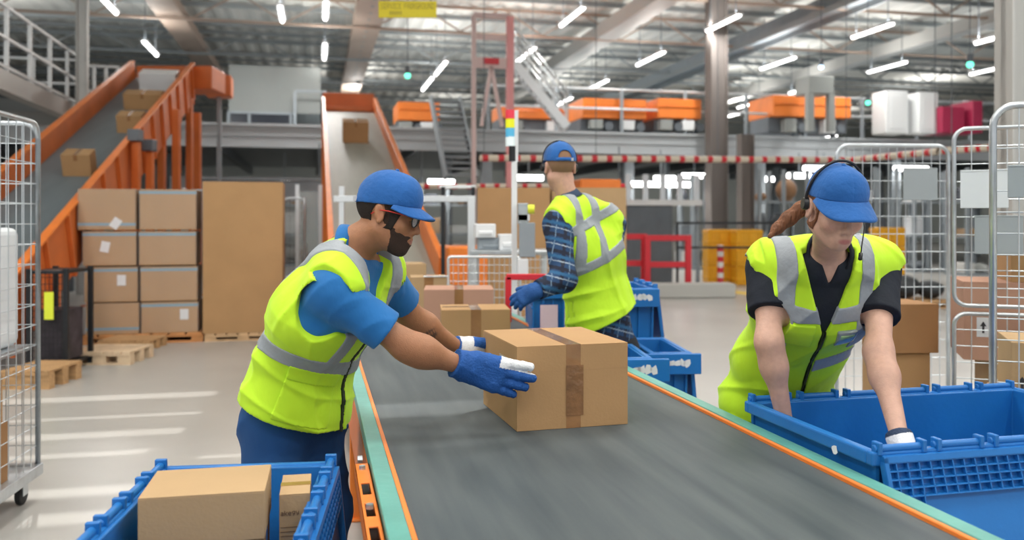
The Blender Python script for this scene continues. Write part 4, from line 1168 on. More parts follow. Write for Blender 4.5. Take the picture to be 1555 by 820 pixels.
def roll_cage(loc, rz, w, d, h, lab, group=None, front='none', nv=9, nh=12, sides=True, back=True, z0=.19, split=False):
    r = empty('roll_cage', loc, rz, lab, 'roll cage', group)
    I = Matrix.Identity(4); Rz = Matrix.Rotation(PI/2, 4, 'Z')
    b = MB(); b.b2((-w/2, -d/2, z0-.03), (w/2, d/2, z0)); 
    for x in (-w/2, w/2): b.b2((x-.02, -d/2-.02, z0-.05), (x+.02, d/2+.02, z0+.01))
    for y in (-d/2, d/2): b.b2((-w/2, y-.02, z0-.05), (w/2, y+.02, z0+.01))
    b.build('base', m_zinc, r, bevel=.003)
    if back: panel(r, 'back_panel', w, z0, h, Matrix.Translation((0, d/2, 0)), nv, nh)
    if sides:
        for s_ in ((-1, 1) if sides is True else sides): panel(r, 'side_panel', d, z0, h, Matrix.Translation((s_*w/2, 0, 0)) @ Rz, max(6, int(nv*d/w)), nh)
    if front == 'posts': panel(r, 'front_frame', w, z0, h, Matrix.Translation((0, -d/2, 0)), nv, nh)
    if front == 'gates':
        zm = z0+(h-z0)*.48
        panel(r, 'lower_gate', w-.05, z0+.03, zm-.02, Matrix.Translation((0, -d/2-.01, 0)), nv, nh//2, closed=True, rad=.06, fr=.011)
        panel(r, 'upper_gate', w-.05, zm+.02, h-.03, Matrix.Translation((0, -d/2-.01, 0)), nv, nh//2, closed=True, rad=.06, fr=.011)
    for x in (-1, 1):
        for y in (-1, 1):
            cx_, cy_ = x*(w/2-.06), y*(d/2-.06)
            c_ = MB(); c_.cyl((cx_, cy_, z0-.03), (cx_, cy_, z0-.06), .03, 12); c_.b2((cx_-.022, cy_-.03, .05), (cx_-.017, cy_+.03, z0-.05)); c_.b2((cx_+.017, cy_-.03, .05), (cx_+.022, cy_+.03, z0-.05)); c_.b2((cx_-.022, cy_-.03, z0-.06), (cx_+.022, cy_+.03, z0-.052))
            co_ = c_.build('caster', m_zinc, r)
            c_ = MB(); c_.cyl((cx_-.015, cy_, .055), (cx_+.015, cy_, .055), .054, 20); c_.build('wheel', m_rubber, co_, bevel=.004)
    return r
# left cage, cropped by the picture edge: its right side panel faces us
cw = G(28, 770, 0); 
LC = roll_cage((-2.90, 4.20, 0), math.radians(8), .80, .72, 2.03, 'tall roll cage of bright wire cut off by the left picture edge', front='gates', nv=10, nh=16)
def cage_box(loc, rz, lx, ly, lz, w, d, h, lab, m, **kw):
    q = Matrix.Rotation(rz, 3, 'Z') @ Vector((lx, ly, 0))+Vector(loc); q.z = lz
    return carton(q, w, d, h, rz, m, label=lab, **kw)
lc = Vector((-2.90, 4.20, 0)); rl = math.radians(8)
cage_box(lc, rl, .16, -.12, .191, .40, .42, .30, 'brown carton at the bottom inside the left roll cage', m_card_d)
cage_box(lc, rl, .16, -.12, .492, .36, .40, .24, 'second carton from the bottom inside the left roll cage', m_card)
cage_box(lc, rl, -.22, .0, .191, .30, .5, .62, 'tall brown carton standing in the left roll cage', m_card_d)
pq = Matrix.Rotation(rl, 3, 'Z') @ Vector((.08, .05, 0))+lc
wp = MB(); wp.b2((-.26, -.24, 0), (.26, .24, .62)); pl = wp.build('white_bag', mat('white_film_bag', (.78,.82,.85), .35, bump=.8, bs=9, var=.06, vs=5), None, (pq.x, pq.y, .85), rl, bevel=.04, seg=3)
tag(pl, 'white plastic wrapped bundle filling the middle of the left roll cage', 'bundle')
sh_ = MB(); sh_.b2((-.37, -.33, .0), (.37, .33, .03)); shf = sh_.build('cage_shelf', m_zinc, None, (lc.x, lc.y, .815), rl); tag(shf, 'zinc shelf inside the left roll cage under the white bundle', 'shelf')

# right side cages
cage_back = roll_cage((2.66, 5.60, 0), math.radians(4), .80, .66, 2.03, 'open roll cage directly behind the woman at the right', front='none', nv=13, nh=14, sides=False)
rrc = math.radians(-20); rcl = V3((1440-CX)*4.35/F, 4.35, 0)+Matrix.Rotation(rrc, 3, 'Z') @ V3(.38, .30, 0)
cage_mid = roll_cage(rcl, rrc, .76, .60, 2.0, 'roll cage with two closed mesh gates full of cartons at the right', front='gates', nv=9, nh=18, sides=(1,), back=False)
cage_box(rcl, rrc, .04, .02, .191, .60, .46, .30, 'carton at the bottom inside the gated roll cage', m_card)
cage_box(rcl, rrc, .08, .02, .492, .52, .46, .30, 'second carton up inside the gated roll cage', m_card_l)
lowb = cage_box(rcl, rrc, -.02, .02, .793, .56, .48, .40, 'pinkish carton with arrow labels in the middle of the gated roll cage', m_card_p, tape=False)
for x in (-.22, .07):
    lm = MB(); lm.b2((x, -.2415, .12), (x+.06, -.2404, .22)); ll_ = lm.build('paper_label', m_label, lowb); x += .015
    lm = MB(); lm.add([(x, -.242, .175), (x+.030, -.242, .175), (x+.015, -.242, .20), (x, -.2428, .175), (x+.030, -.2428, .175), (x+.015, -.2428, .20)], [(0,1,2), (5,4,3), (0,3,4,1), (1,4,5,2), (2,5,3,0)]); lm.b2((x+.010, -.2428, .14), (x+.020, -.242, .175)); lm.build('arrow', m_ink, ll_)
cage_box(rcl, rrc, .10, .02, 1.194, .36, .42, .34, 'top carton inside the gated roll cage behind the grey panel', m_card)
r3 = math.radians(-22); rc3 = V3((1508-CX)*3.4/F, 3.4, 0)+Matrix.Rotation(r3, 3, 'Z') @ V3(.36, .29, 0)
cage_near = roll_cage(rc3, r3, .72, .58, 1.96, 'nearest roll cage cut off by the right picture edge', front='posts', nv=8, nh=20, sides=(1,), back=False)
# grey and white sign plates hung on the cages
def plate(px0, py0, px1, py1, Y, m, lab, cat='sign', name='sign_plate', rz=math.radians(6)):
    a_, b_ = P(px0, py0, Y), P(px1, py1, Y); w = (b_.x-a_.x); h = a_.z-b_.z
    p_ = MB(); p_.b2((-w/2, -.004, 0), (w/2, .004, h)); p_.b2((-w/2, -.006, h-.008), (w/2, .006, h))
    o = p_.build(name, m, None, ((a_.x+b_.x)/2, Y, b_.z), rz, bevel=.002); return tag(o, lab, cat)
m_plate = mat('grey_plate', (.30,.34,.36), .5); m_platew = mat('white_plate', (.62,.67,.70), .5)
plate(1370, 255, 1425, 304, 5.80, m_plate, 'grey rectangular plate hung on the cage mesh behind the woman')
plate(1462, 258, 1527, 316, 4.23, m_platew, 'white plate hung high on the gated roll cage', rz=rrc)
plate(1484, 327, 1550, 386, 4.22, m_plate, 'larger grey plate hung on the gated roll cage below the white plate', rz=rrc)
plate(1535, 250, 1600, 300, 3.27, m_plate, 'grey plate hung at the top of the nearest roll cage', rz=r3)
# loose cartons on the right
YK = 4.7; zk = HC-(536-HY)*YK/F
sb = carton(V3(P(1378, 585, YK).x, YK+.15, 0), .24, .3, zk, .05, m_card, label='lower brown carton of the two stacked behind the woman', tape=False)
carton(V3(P(1384, 585, YK).x, YK+.15, zk+.001), .27, .33, (536-462)*YK/F, .08, m_card_d, label='upper wider carton of the two stacked behind the woman', tape=False)
YN = 3.55; zn = HC-(597-HY)*YN/F
c3 = lambda x, y, z: rc3+Matrix.Rotation(r3, 3, 'Z') @ V3(x, y, 0)+V3(0, 0, z)
rb1 = carton(c3(-.06, -.06, .191), .54, .40, zn-.191, r3, m_card, label='lower carton inside the nearest roll cage, half hidden by the blue container', tape=False)
rb2 = carton(c3(-.07, -.07, zn+.001), .44, .36, (597-513)*YN/F, r3, m_card_l, label='carton with a black up arrow inside the nearest roll cage', tape=False)
am = MB(); xx = -.20; yy = -.1806
am.add([(xx, yy, .07), (xx+.034, yy, .07), (xx+.017, yy, .095), (xx, yy-.0008, .07), (xx+.034, yy-.0008, .07), (xx+.017, yy-.0008, .095)], [(0,1,2), (5,4,3), (0,3,4,1), (1,4,5,2), (2,5,3,0)])
am.b2((xx+.012, yy-.0008, .034), (xx+.022, yy, .07)); am.b2((xx, yy-.0008, .020), (xx+.034, yy, .025)); am.build('arrow', m_ink, rb2)
# ================================================================ hall shell (hall grid a across, b along)
ZR = 9.2; A0h, A1h, B0h, B1h = -19.0, 44.0, -6.0, 62.0
def hall(lo, hi, name, m, kind='structure', bevel=0):
    b = MB(); b.b2(lo, hi); o = b.build(name, m, None, (0,0,0), TH, bevel=bevel)
    if kind: o['kind'] = kind
    return o
m_floor = mat('polished_concrete', (.42,.41,.385), .32, var=.10, vs=.7, bump=.02, bs=30)
hall((A0h, B0h, -.1), (A1h, B1h, 0), 'floor', m_floor)
m_wallb = mat('far_wall_cladding', (.42,.45,.44), .7, var=.06, vs=.4)
hall((A0h, B1h, 0), (A1h, B1h+.2, ZR+.3), 'wall_back', m_wallb)
hall((A0h-.2, B0h, 0), (A0h, B1h, ZR+.3), 'wall_left', mat('left_wall_cladding', (.20,.22,.24), .7))
hall((A1h, B0h, 0), (A1h+.2, B1h, ZR+.3), 'wall_right', m_wallb)
# corrugated roof; slots added in its unseen near part shape the sun streaks
m_roof = mat('roof_deck', (.72,.72,.68), .6, .0, var=.12, vs=.25)
def roof_strip(a0, a1, b0_, b1_, name='ceiling'):
    b = MB(); n = max(2, int((a1-a0)/.16)); rows = []
    for bb in (b0_, b1_):
        row = []
        for i in range(n+1):
            a = a0+(a1-a0)*i/n; ph = i % 4
            row.append((a, bb, ZR+(0, 0, .07, .07)[ph]))
        rows.append(row)
    b.grid(rows); o = b.build(name, m_roof, None, (0,0,0), TH, solid=.01); o['kind'] = 'structure'; return o
roof_strip(A0h, A1h, 20.0, B1h)
# sun direction: azimuth from the upper left, streak spots on the floor give the slots
SUN = Vector((.30, -.60, -1.0)).normalized()
spots = []
SLOTS = []
def slot_for(p, w, l, rot):    # opening in the roof that throws a patch w x l at floor/belt point p
    t = (ZR-p.z)/(-SUN.z); q = p-SUN*t; SLOTS.append((AB(q), w, l, rot))
# roof area left of a=-1 between b=-1 and 9 is one sheet with rectangular slots cut as boxes
slot_for(G(150, 604), .26, 1.9, 0); slot_for(G(150, 633), .12, 1.5, 0); slot_for(G(130, 660), .22, 1.3, 0); slot_for(G(110, 690), .15, .9, 0)
slot_for(G(170, 742), .20, 1.3, 0); slot_for(G(150, 782), .22, 1.2, 0); slot_for(G(360, 690), .10, .5, 0)
slot_for(G(668, 618, ZB), .26, .55, 0)
SLOTS.sort(key=lambda s: s[0][1])
import itertools
def sheet_with_slots(a0, a1, b0_, b1_):
    bs = sorted({b0_, b1_} | {s[0][1]-s[1]/2 for s in SLOTS} | {s[0][1]+s[1]/2 for s in SLOTS})
    b = MB()
    for y0_, y1_ in zip(bs, bs[1:]):
        ym = (y0_+y1_)/2; cuts = sorted([(s[0][0]-s[2]/2, s[0][0]+s[2]/2) for s in SLOTS if abs(ym-s[0][1]) < s[1]/2])
        x = a0
        for c0, c1 in cuts:
            if c0 > x: b.b2((x, y0_, ZR), (c0, y1_, ZR+.06))
            x = max(x, c1)
        if x < a1: b.b2((x, y0_, ZR), (a1, y1_, ZR+.06))
    o = b.build('ceiling', m_roof, None, (0,0,0), TH); o['kind'] = 'structure'; return o
sheet_with_slots(A0h, A1h, B0h, 20.0)

# roof beams and trusses (structure)
m_beam = mat('warm_grey_beam', (.40,.31,.25), .6, var=.05, vs=1); m_duct = mat('pale_duct', (.50,.50,.48), .5, .3); m_truss = mat('grey_truss', (.30,.33,.34), .55)
def trim(o, n): o.name = 'trim_%d' % n; o['kind'] = 'structure'; return o
tn = [0]
def tr(mb, m, **kw):
    tn[0] += 1; o = mb.build('trim_%d' % tn[0], m, None, (0,0,0), TH, **kw); o['kind'] = 'structure'; return o
def a_at(px, py, z): return AB(G2(px, py, z))
def G2(px, py, z):
    Y = (HC-z)*F/(py-HY); return P(px, py, Y)
for (px, py, z, w, h, m, bs_) in ((555, 50, 8.3, .95, .35, m_beam, (9, 46)), (262, 30, 8.3, .85, .35, m_beam, (9, 46)), (905, 70, 8.2, .75, .5, m_duct, (9, 48)), (1120, 75, 8.2, .9, .30, m_steel, (9, 46)), (1400, 70, 8.0, .60, .45, m_duct, (9, 50))):
    a, _ = AB(G2(px, py, z)); b = MB(); b.b2((a-w/2, 21, z), (a+w/2, bs_[1], z+h)); tr(b, m)
b = MB(); zc = 8.3; a, _ = AB(G2(555, 50, zc))      # bolt rows under the big beam
for i in range(28): b.box((a, 21+i*.9, zc-.01), (.09,.09,.03))
tr(b, m_truss)
b = MB(); a, _ = AB(G2(1120, 75, 8.2))
for i in range(2): b.b2((a-.45+i*.85, 21, 8.0), (a-.40+i*.85, 46, 8.55))
tr(b, m_truss)
for k_, bb in enumerate(range(24, 60, 6)):
    b = MB(); zt3, zb3 = ZR-.05, ZR-.95
    b.b2((A0h, bb-.06, zt3-.10), (A1h, bb+.06, zt3)); b.b2((A0h, bb-.06, zb3-.08), (A1h, bb+.06, zb3))
    n = 42; st = (A1h-A0h)/n
    for i in range(n):
        x0, x1 = A0h+i*st, A0h+(i+1)*st; 
        if i % 2: x0, x1 = x1, x0
        b.beam((x0, bb, zb3), (x1, bb, zt3), .05, .05, up=(0,1,0))
    tr(b, m_beam if k_ < 2 else m_truss)
for k_, bb in enumerate([22.5+3*i for i in range(13)]):
    b = MB(); b.b2((A0h, bb-.05, ZR-.18), (A1h, bb+.05, ZR-.02)); tr(b, m_truss)
# columns
for (px, Y, w, y_bot) in ((1543, 8.5, .30, 0), (1088, 26, .55, 0), (1132, 24.5, .40, 0), (125, 17.8, .22, 0)):
    x = (px-CX)*Y/F; a, bb = AB(V3(x, Y, 0)); b = MB()
    hh = 4.0 if px == 1132 else ZR
    b.b2((a-w/2, bb-w*.12, 0), (a+w/2, bb+w*.12, hh)); b.b2((a-w/2, bb-w*.4, 0), (a-w/2+.03, bb+w*.4, hh)); b.b2((a+w/2-.03, bb-w*.4, 0), (a+w/2, bb+w*.4, hh))
    tr(b, m_duct if px in (1543, 125) else mat('column_paint', (.17,.15,.14), .7), bevel=.004)

# ================================================================ mezzanine across the back
ZM = 4.2; YM = 25.0
aM0, bM = AB(P(640, 200, YM)); aM1 = 30.0
mz = empty('mezzanine', W(0, 0, 0), TH, 'grey steel mezzanine platform with handrail running across the back of the hall', 'platform')
b = MB(); b.b2((-12, bM, ZM-.18), (aM1, bM+16, ZM)); b.build('deck', m_steel, mz)
b = MB(); b.b2((-12, bM-.06, ZM-.62), (aM1, bM, ZM+.05)); b.b2((-12, bM-.14, ZM-.62), (aM1, bM, ZM-.57)); b.b2((-12, bM-.14, ZM-.02), (aM1, bM, ZM+.05)); b.b2((-12, bM-.09, ZM-.30), (aM1, bM-.06, ZM-.25)); b.build('fascia_beam', mat('pale_fascia', (.42,.45,.47), .5), mz)
b = MB()
for i in range(14): b.b2((-12+i*3, bM, ZM-.5), (-11.8+i*3, bM+16, ZM-.18))
b.build('joists', m_dsteel, mz)
rl_ = empty('mezzanine_railing', W(0, 0, 0), TH, 'grey two-rail railing along the front edge of the mezzanine', 'railing')
for s_ in range(22):
    a = aM0+2.0+s_*2.1; 
    if a > aM1: break
    l = MB(); l.b2((a-.045, bM+.02, ZM+.052), (a+.045, bM+.09, ZM+1.42)); l.build('rail_post', m_steel, rl_)
for z in (1.38, .78):
    l = MB(); l.cyl((aM0+2.0, bM+.055, ZM+z), (aM1, bM+.055, ZM+z), .04, 8); l.build('handrail', m_alu, rl_, smooth=True)
for a in (-10, -5.2, 1, 5, 9.5, 14, 19, 24, 29):
    for b_ in (bM+.3, bM+8):
        l = MB(); l.b2((a-.15, b_-.15, 0), (a+.15, b_+.15, ZM-.2)); l.build('column', m_steel, mz)
# enclosure at the left of the mezzanine
en = empty('equipment_enclosure', W(AB(P(418, 200, 28))[0], AB(P(418, 200, 28))[1], 0), TH, 'light grey clad enclosure with dark glazed bays on the upper level', 'enclosure')
wE = 2.9
def en_px(y): return HC+(HY-y)*27/F
b = MB(); b.b2((-wE/2, 0, en_px(165)), (wE/2, 4, en_px(92))); b.b2((-.01, -.01, en_px(165)), (.01, 0, en_px(92))); b.build('cladding', m_lgrey, en)
b = MB(); b.b2((-wE/2, .05, ZM+.001), (wE*.17, 4, en_px(165))); b.build('housing', m_dsteel, en)
for (x0, x1, y0_, y1_) in ((-.48, -.30, 167, 192), (-.26, .16, 167, 192), (-.48, -.30, 197, 207), (-.26, .16, 197, 207)):
    b = MB(); b.b2((x0*wE, -.02, en_px(y1_)), (x1*wE, .04, en_px(y0_))); b.build('dark_pane', mat('dark_glass', (.012,.018,.03), .15), en)
b = MB()
for z in (194, 206, 166): b.b2((-wE*.5, -.06, en_px(z)-.04), (wE*.2, .05, en_px(z)+.04))
for x in (-.5, -.28, .17): b.b2((x*wE-.04, -.06, ZM+.002), (x*wE+.04, .05, en_px(166)))
b.build('frame', m_steel, en)
b = MB()
for x in (.22, .56): b.b2((x*wE-.04, -.6, ZM+.002), (x*wE+.04, -.52, en_px(135)))
b.b2((.22*wE, -.6, en_px(135)), (.56*wE, -.52, en_px(132))); b.b2((.22*wE, -.6, en_px(205)), (.56*wE, -.52, en_px(202))); b.build('side_frame', m_steel, en)
# lower cladding band under the enclosure
b = MB(); b.b2((-2.6, 0, 0), (1.6, .3, .55)); b.b2((-2.6, -.1, .56), (1.6, .2, .64))
o = b.build('conveyor_bed', m_steel, None, W(AB(P(418, 260, 24))[0], bM-1.2, 2.05), TH); tag(o, 'grey elevated conveyor bed below the glazed enclosure', 'conveyor bed')
for x in (-2.2, 1.0):
    l = MB(); l.b2((x-.1, 0, -2.05), (x+.1, .2, 0)); l.build('leg', m_steel, o)

# machines on the mezzanine
def boxthing(name, px0, py0, px1, py1, Y, depth, m, lab, cat, z0=None, bevel=.02, group=None):
    w = (px1-px0)*Y/F; zt4 = HC-(py0-HY)*Y/F; zb4 = HC-(py1-HY)*Y/F if z0 is None else z0
    c_ = P((px0+px1)/2, py0, Y); a, b_ = AB(c_)
    r = empty(name, W(a, b_, zb4), TH, lab, cat, group)
    k_ = MB(); k_.b2((-w/2, 0, 0), (w/2, depth, zt4-zb4)); k_.build('body', m, r, bevel=bevel)
    return r, w, zt4-zb4
def sorter(px0, px1, py0, pyc, pyb, Y, lab, grp=None):
    w = (px1-px0)*Y/F; a, b_ = AB(P((px0+px1)/2, py0, Y)); z1, zc, z0 = [HC-(v-HY)*Y/F for v in (py0, pyc, pyb)]; z0 = ZM+.052
    r = empty('sorting_machine', W(a, b_, z0), TH, lab, 'machine')
    k_ = MB(); k_.b2((-w/2, 0, zc-z0), (w/2, 1.6, z1-z0)); k_.b2((-w/2, -.05, (zc+(z1-zc)*.55)-z0), (w/2, 0, zc+(z1-zc)*.62-z0)); k_.build('hood', m_orange, r, bevel=.03)
    k_ = MB(); k_.b2((-w/2, .3, .25*(zc-z0)), (w/2, 1.5, (zc-z0))); k_.build('body', m_dsteel, r)
    n = max(2, int(w/1.1))
    for i in range(n):
        x = -w/2+(i+.5)*w/n
        k_ = MB(); k_.b2((x-.28, -.02, .12), (x+.12, .3, (zc-z0)*.9)); k_.build('control_box', m_white if i % 2 else m_lgrey, r, bevel=.01)
        k_ = MB(); k_.cyl((x+.32, -.02, (zc-z0)*.45), (x+.32, .3, (zc-z0)*.45), .14, 14); k_.build('motor', m_dsteel, r)
        k_ = MB(); k_.b2((x-.05+.3, .32, 0), (x+.05+.3, .5, (zc-z0)*.5)); k_.build('leg', m_steel, r)
    return r
sorter(883, 985, 150, 180, 197, 26.5, 'orange hooded sorting machine at the left end of the mezzanine rail')
sorter(997, 1068, 150, 180, 197, 26.8, 'orange hooded sorting machine right of the first one behind the rail')
sorter(1168, 1300, 146, 178, 199, 27.5, 'orange hooded sorting machine beside the white cabinets on the mezzanine')
sorter(760, 872, 160, 180, 196, 29, 'low orange sorting line behind the slanted stair rail')
sorter(604, 668, 155, 183, 196, 27, 'orange hooded machine between the middle conveyor and the pink gantry')
r, w, h = boxthing('white_cabinet', 1343, 138, 1382, 199, 26.6, .7, m_white, 'left white cabinet standing on the mezzanine', 'cabinet', z0=ZM+.052); 
k_ = MB(); k_.b2((-w*.3, -.02, h*.1), (w*.3, 0, h*.9)); k_.build('door', m_white, r, bevel=.01)
r, w, h = boxthing('white_cabinet', 1394, 140, 1427, 198, 26.6, .7, m_white, 'right white cabinet standing on the mezzanine', 'cabinet', z0=ZM+.052)
k_ = MB(); k_.b2((-w*.35, -.02, h*.1), (w*.35, 0, h*.9)); k_.build('door', m_white, r, bevel=.01)
r, w, h = boxthing('control_cabinet', 1227, 115, 1269, 200, 26, .8, m_lgrey, 'grey portal cabinet in front of the right orange machine', 'cabinet', z0=HC-(142-HY)*26/F)
for x in (-.42, .42):
    k_ = MB(); k_.b2((w*x-.1, 0, -(HC-(142-HY)*26/F-ZM-.052)), (w*x+.1, .2, 0)); k_.build('leg', m_lgrey, r)
boxthing('red_machine', 1428, 162, 1468, 181, 26.5, 1, mat('crimson_enamel', (.36,.02,.07), .4), 'dark red machine cover behind the mezzanine rail at right', 'machine', z0=ZM+.052)
boxthing('red_machine', 1476, 153, 1494, 171, 26.5, 1, mat('crimson_enamel', (.36,.02,.07), .4), 'small dark red cover nearer the right column', 'machine', z0=ZM+.052)
# stair running down at the left end of the mezzanine and the slanted one up
def stair(p0, p1, w, n, lab, m, rail=True):
    r = empty('steel_stair', V3(p0.x, p0.y, 0), 0, lab, 'stair'); d = p1-p0; o_ = V3(p0.x, p0.y, 0); A_2 = p0-o_
    side = Vector((-d.y, d.x, 0)).normalized()*w/2 if abs(d.x)+abs(d.y) > 0 else V3(w/2,0,0)
    for s_ in (-1, 1):
        k_ = MB(); k_.beam(A_2+side*s_, A_2+d+side*s_, .06, .24); k_.build('stringer', m, r)
        if rail:
            for dz in (.55, 1.0): k_ = MB(); k_.cyl(A_2+side*s_+V3(0,0,dz), A_2+d+side*s_+V3(0,0,dz), .03, 8); k_.build('handrail', m_alu, r, smooth=True)
            for i in range(5): q_ = A_2+d*(i/4)+side*s_; k_ = MB(); k_.cyl(q_, q_+V3(0,0,1.0), .025, 6); k_.build('baluster', m_alu, r)
    k_ = MB()
    for i in range(n): q_ = A_2+d*((i+.5)/n); k_.beam(q_-side, q_+side, .24, .04)
    k_.build('treads', m, r)
    return r
stair(P(700, 270, 22), P(676, 150, 23.5), .8, 14, 'grey ladder stair rising behind the middle conveyor', m_steel, False)
stair(P(860, 195, 24.5), P(782, 100, 24.5), .9, 12, 'pale steel stair slanting up behind the pink gantry', m_alu)
# gantry
def gantry():
    Y = 20.0; r = empty('steel_gantry', P(747, HY, Y)*Vector((1,1,0)), TH, 'tall pinkish steel gantry frame with cross braces above the middle of the hall', 'gantry')
    m_pink = mat('pink_painted_steel', (.85,.36,.36), .45); m_pp = mat('pale_pink_steel', (.72,.55,.53), .5)
    def X(px): return (px-747)*Y/F
    def Z(py): return HC-(py-HY)*Y/F
    for px, w, y0_, m in ((775, .16, 24, m_pink), (719, .10, 24, m_pp)):
        k_ = MB(); k_.b2((X(px)-w/2, -w/2, 0 if px == 775 else 0), (X(px)+w/2, w/2, Z(y0_))); k_.build('post', m, r, bevel=.01)
    for py, m in ((24, m_pp), (57, m_pp), (100, m_pp)):
        k_ = MB(); k_.b2((X(719), -.04, Z(py)-.06), (X(775), .04, Z(py)+.06 if py != 100 else Z(88))); k_.build('cross_bar', m, r)
    for x0, x1 in ((746, 731), (746, 763)):
        k_ = MB(); k_.beam((X(x0), 0, Z(100)), (X(x1), 0, Z(192)), .08, .08, up=(0,1,0)); k_.build('brace', m_pp, r)
    k_ = MB(); k_.b2((X(733), -.08, Z(98)), (X(757), -.04, Z(89))); k_.build('red_sign', m_red, r)
gantry()
# red and white barrier beams
def striped(p0, p1, rad, n, lab):
    d = (p1-p0); r = empty('striped_barrier_bar', p0, 0, lab, 'barrier')
    k_ = MB(); dn = d.normalized(); x_ = dn.cross(V3(0,0,1)).normalized(); y_ = dn.cross(x_); cuts = [0]
    for i in range(n): cuts += [(i+.15)/n, (i+.52)/n]
    cuts.append(1)
    for i, (c0, c1) in enumerate(zip(cuts, cuts[1:])):
        vs = [d*c+(x_*math.cos(2*PI*j/10)+y_*math.sin(2*PI*j/10))*rad for c in (c0, c1) for j in range(10)]
        k_.add(vs, [(j, (j+1) % 10, (j+1) % 10+10, j+10) for j in range(10)], i % 2)
    k_.build('bar', [mat('cream_bar_paint', (.72,.64,.52), .5), m_red], r, smooth=True)
    return r
striped(P(728, 240, 18), P(1290, 243, 20.5), .075, 26, 'long red and white striped bar crossing the hall above the heads')
striped(P(1292, 243, 20.4), P(1425, 230, 17.8), .075, 7, 'red and white striped bar continuing behind the right roll cages')
striped(P(1430, 229, 17.6), P(1535, 222, 16.6), .075, 6, 'last piece of striped bar at the far right')
striped(P(620, 283, 25), P(960, 283, 25), .08, 16, 'second striped bar further back, behind the man in plaid')
striped(P(290, 280, 24), P(492, 280, 24), .07, 9, 'striped bar far behind the tall cardboard bin')
hang = 0
for px, Y in ((1445, 17.4), (735, 18.1), (905, 18.7), (1090, 19.6), (1285, 20.5), (1420, 17.9), (1532, 16.6)):
    a, bb = AB(P(px, 240, Y)); b = MB(); b.cyl((a, bb, 3.0), (a, bb, ZR-.1), .009, 6); tr(b, m_dsteel)
for px, Y in ((640, 25), (940, 25), (300, 24), (485, 24)):
    a, bb = AB(P(px, 283, Y)); b = MB(); b.cyl((a, bb, 2.5), (a, bb, 3.7), .02, 6); tr(b, m_dsteel)
# hanging yellow sign
ys = MB(); a_, b_ = P(575, 2, 13), P(663, 27, 13); w = b_.x-a_.x; h = a_.z-b_.z
ys.b2((-w/2, -.015, 0), (w/2, .015, h)); yo = ys.build('hanging_sign', mat('yellow_sign_face', (.72,.60,.01), .5), None, ((a_.x+b_.x)/2, 13, b_.z), 0, bevel=.004)
tag(yo, 'yellow sign with dark lettering hanging high in the hall', 'sign')
yt = MB(); letters(yt, 'SERVICE FAIRGROUND', -w*.455, h*.52, .088*h/.25*1.0, y=-.0155, th=.003); letters(yt, '*****', -w*.22, h*.16, .07, y=-.0155, th=.003)
x1 = max(v[0] for v in yt.v); x0 = min(v[0] for v in yt.v); sc_ = min(1, w*.92/(x1-x0)); yt.v = [((v[0]-x0)*sc_-w*.46, v[1], v[2]) for v in yt.v]
yt.build('lettering', mat('olive_letter', (.36,.28,.01), .5), yo)
for s_ in (-1, 1): k_ = MB(); k_.cyl((s_*w*.4, 0, h), (s_*w*.4, 0, ZR-b_.z), .008, 6); k_.build('hanger', m_dsteel, yo)

# ================================================================ left catwalk
ZC = 3.95
a_, _ = AB(G2(60, 135, ZC)) ; 
aC = AB(G2(0, 107, ZC))[0]; bC1 = AB(G2(128, 168, ZC))[1]; 
cwk = empty('catwalk', W(aC, 0, 0), TH, 'grey raised catwalk with white handrails along the upper left', 'platform')
b = MB(); b.b2((-3, 6, ZC-.06), (0, bC1, ZC)); b.build('deck', m_steel, cwk)
b = MB(); b.b2((-.04, 6, ZC-.35), (.06, bC1, ZC+.02)); b.b2((-.06, 6, ZC-.36), (.16, bC1, ZC-.31)); b.b2((-3, bC1-.05, ZC-.35), (.06, bC1, ZC+.02)); b.build('edge_beam', m_duct, cwk)
for i in range(13):
    yy = 6.2+i*(bC1-6.3)/12
    l = MB(); l.b2((-.03, yy-.03, ZC), (.03, yy+.03, ZC+1.12)); l.build('rail_post', m_white, cwk)
for z in (1.10, .58, .10):
    l = MB(); l.b2((-.025, 6.1, ZC+z-.025), (.025, bC1, ZC+z+.025)); l.build('handrail', m_white, cwk)
for x in (-1.0, -2.0):
    l = MB(); l.b2((x-.025, bC1-.06, ZC), (x+.025, bC1, ZC+1.12)); l.build('rail_post', m_white, cwk)
for z in (1.10, .58):
    l = MB(); l.b2((-3, bC1-.05, ZC+z-.025), (0, bC1, ZC+z+.025)); l.build('handrail', m_white, cwk)
for b_ in (7, 12, bC1-.3):
    for x in (-.2, -2.8):
        l = MB(); l.b2((x-.08, b_-.08, 0), (x+.08, b_+.08, ZC-.06)); l.build('column', m_dsteel, cwk)
b = MB()
for i in range(10): b.b2((-3, 6.5+i*1.1, ZC-.3), (0, 6.6+i*1.1, ZC-.06))
b.build('joists', m_dsteel, cwk)
# far catwalk end with a small white panelled gate
b = MB(); r = empty('stair_gate', P(150, 165, 19.5)*Vector((1,1,0))+V3(0,0,3.9), TH, 'short white railing piece beyond the catwalk beside the pale column', 'railing')
for x in (-.35, -.1, .15, .4): k_ = MB(); k_.b2((x-.03, -.03, 0), (x+.03, .03, 1.15)); k_.build('post', m_white, r)
for z in (.55, 1.12): k_ = MB(); k_.b2((-.38, -.03, z), (.43, .03, z+.05)); k_.build('rail', m_white, r)
k_ = MB(); k_.b2((-.5, -.3, -.12), (.5, .6, 0)); k_.b2((-.06, .1, -3.9), (.06, .22, -.12)); k_.build('landing', m_steel, r)

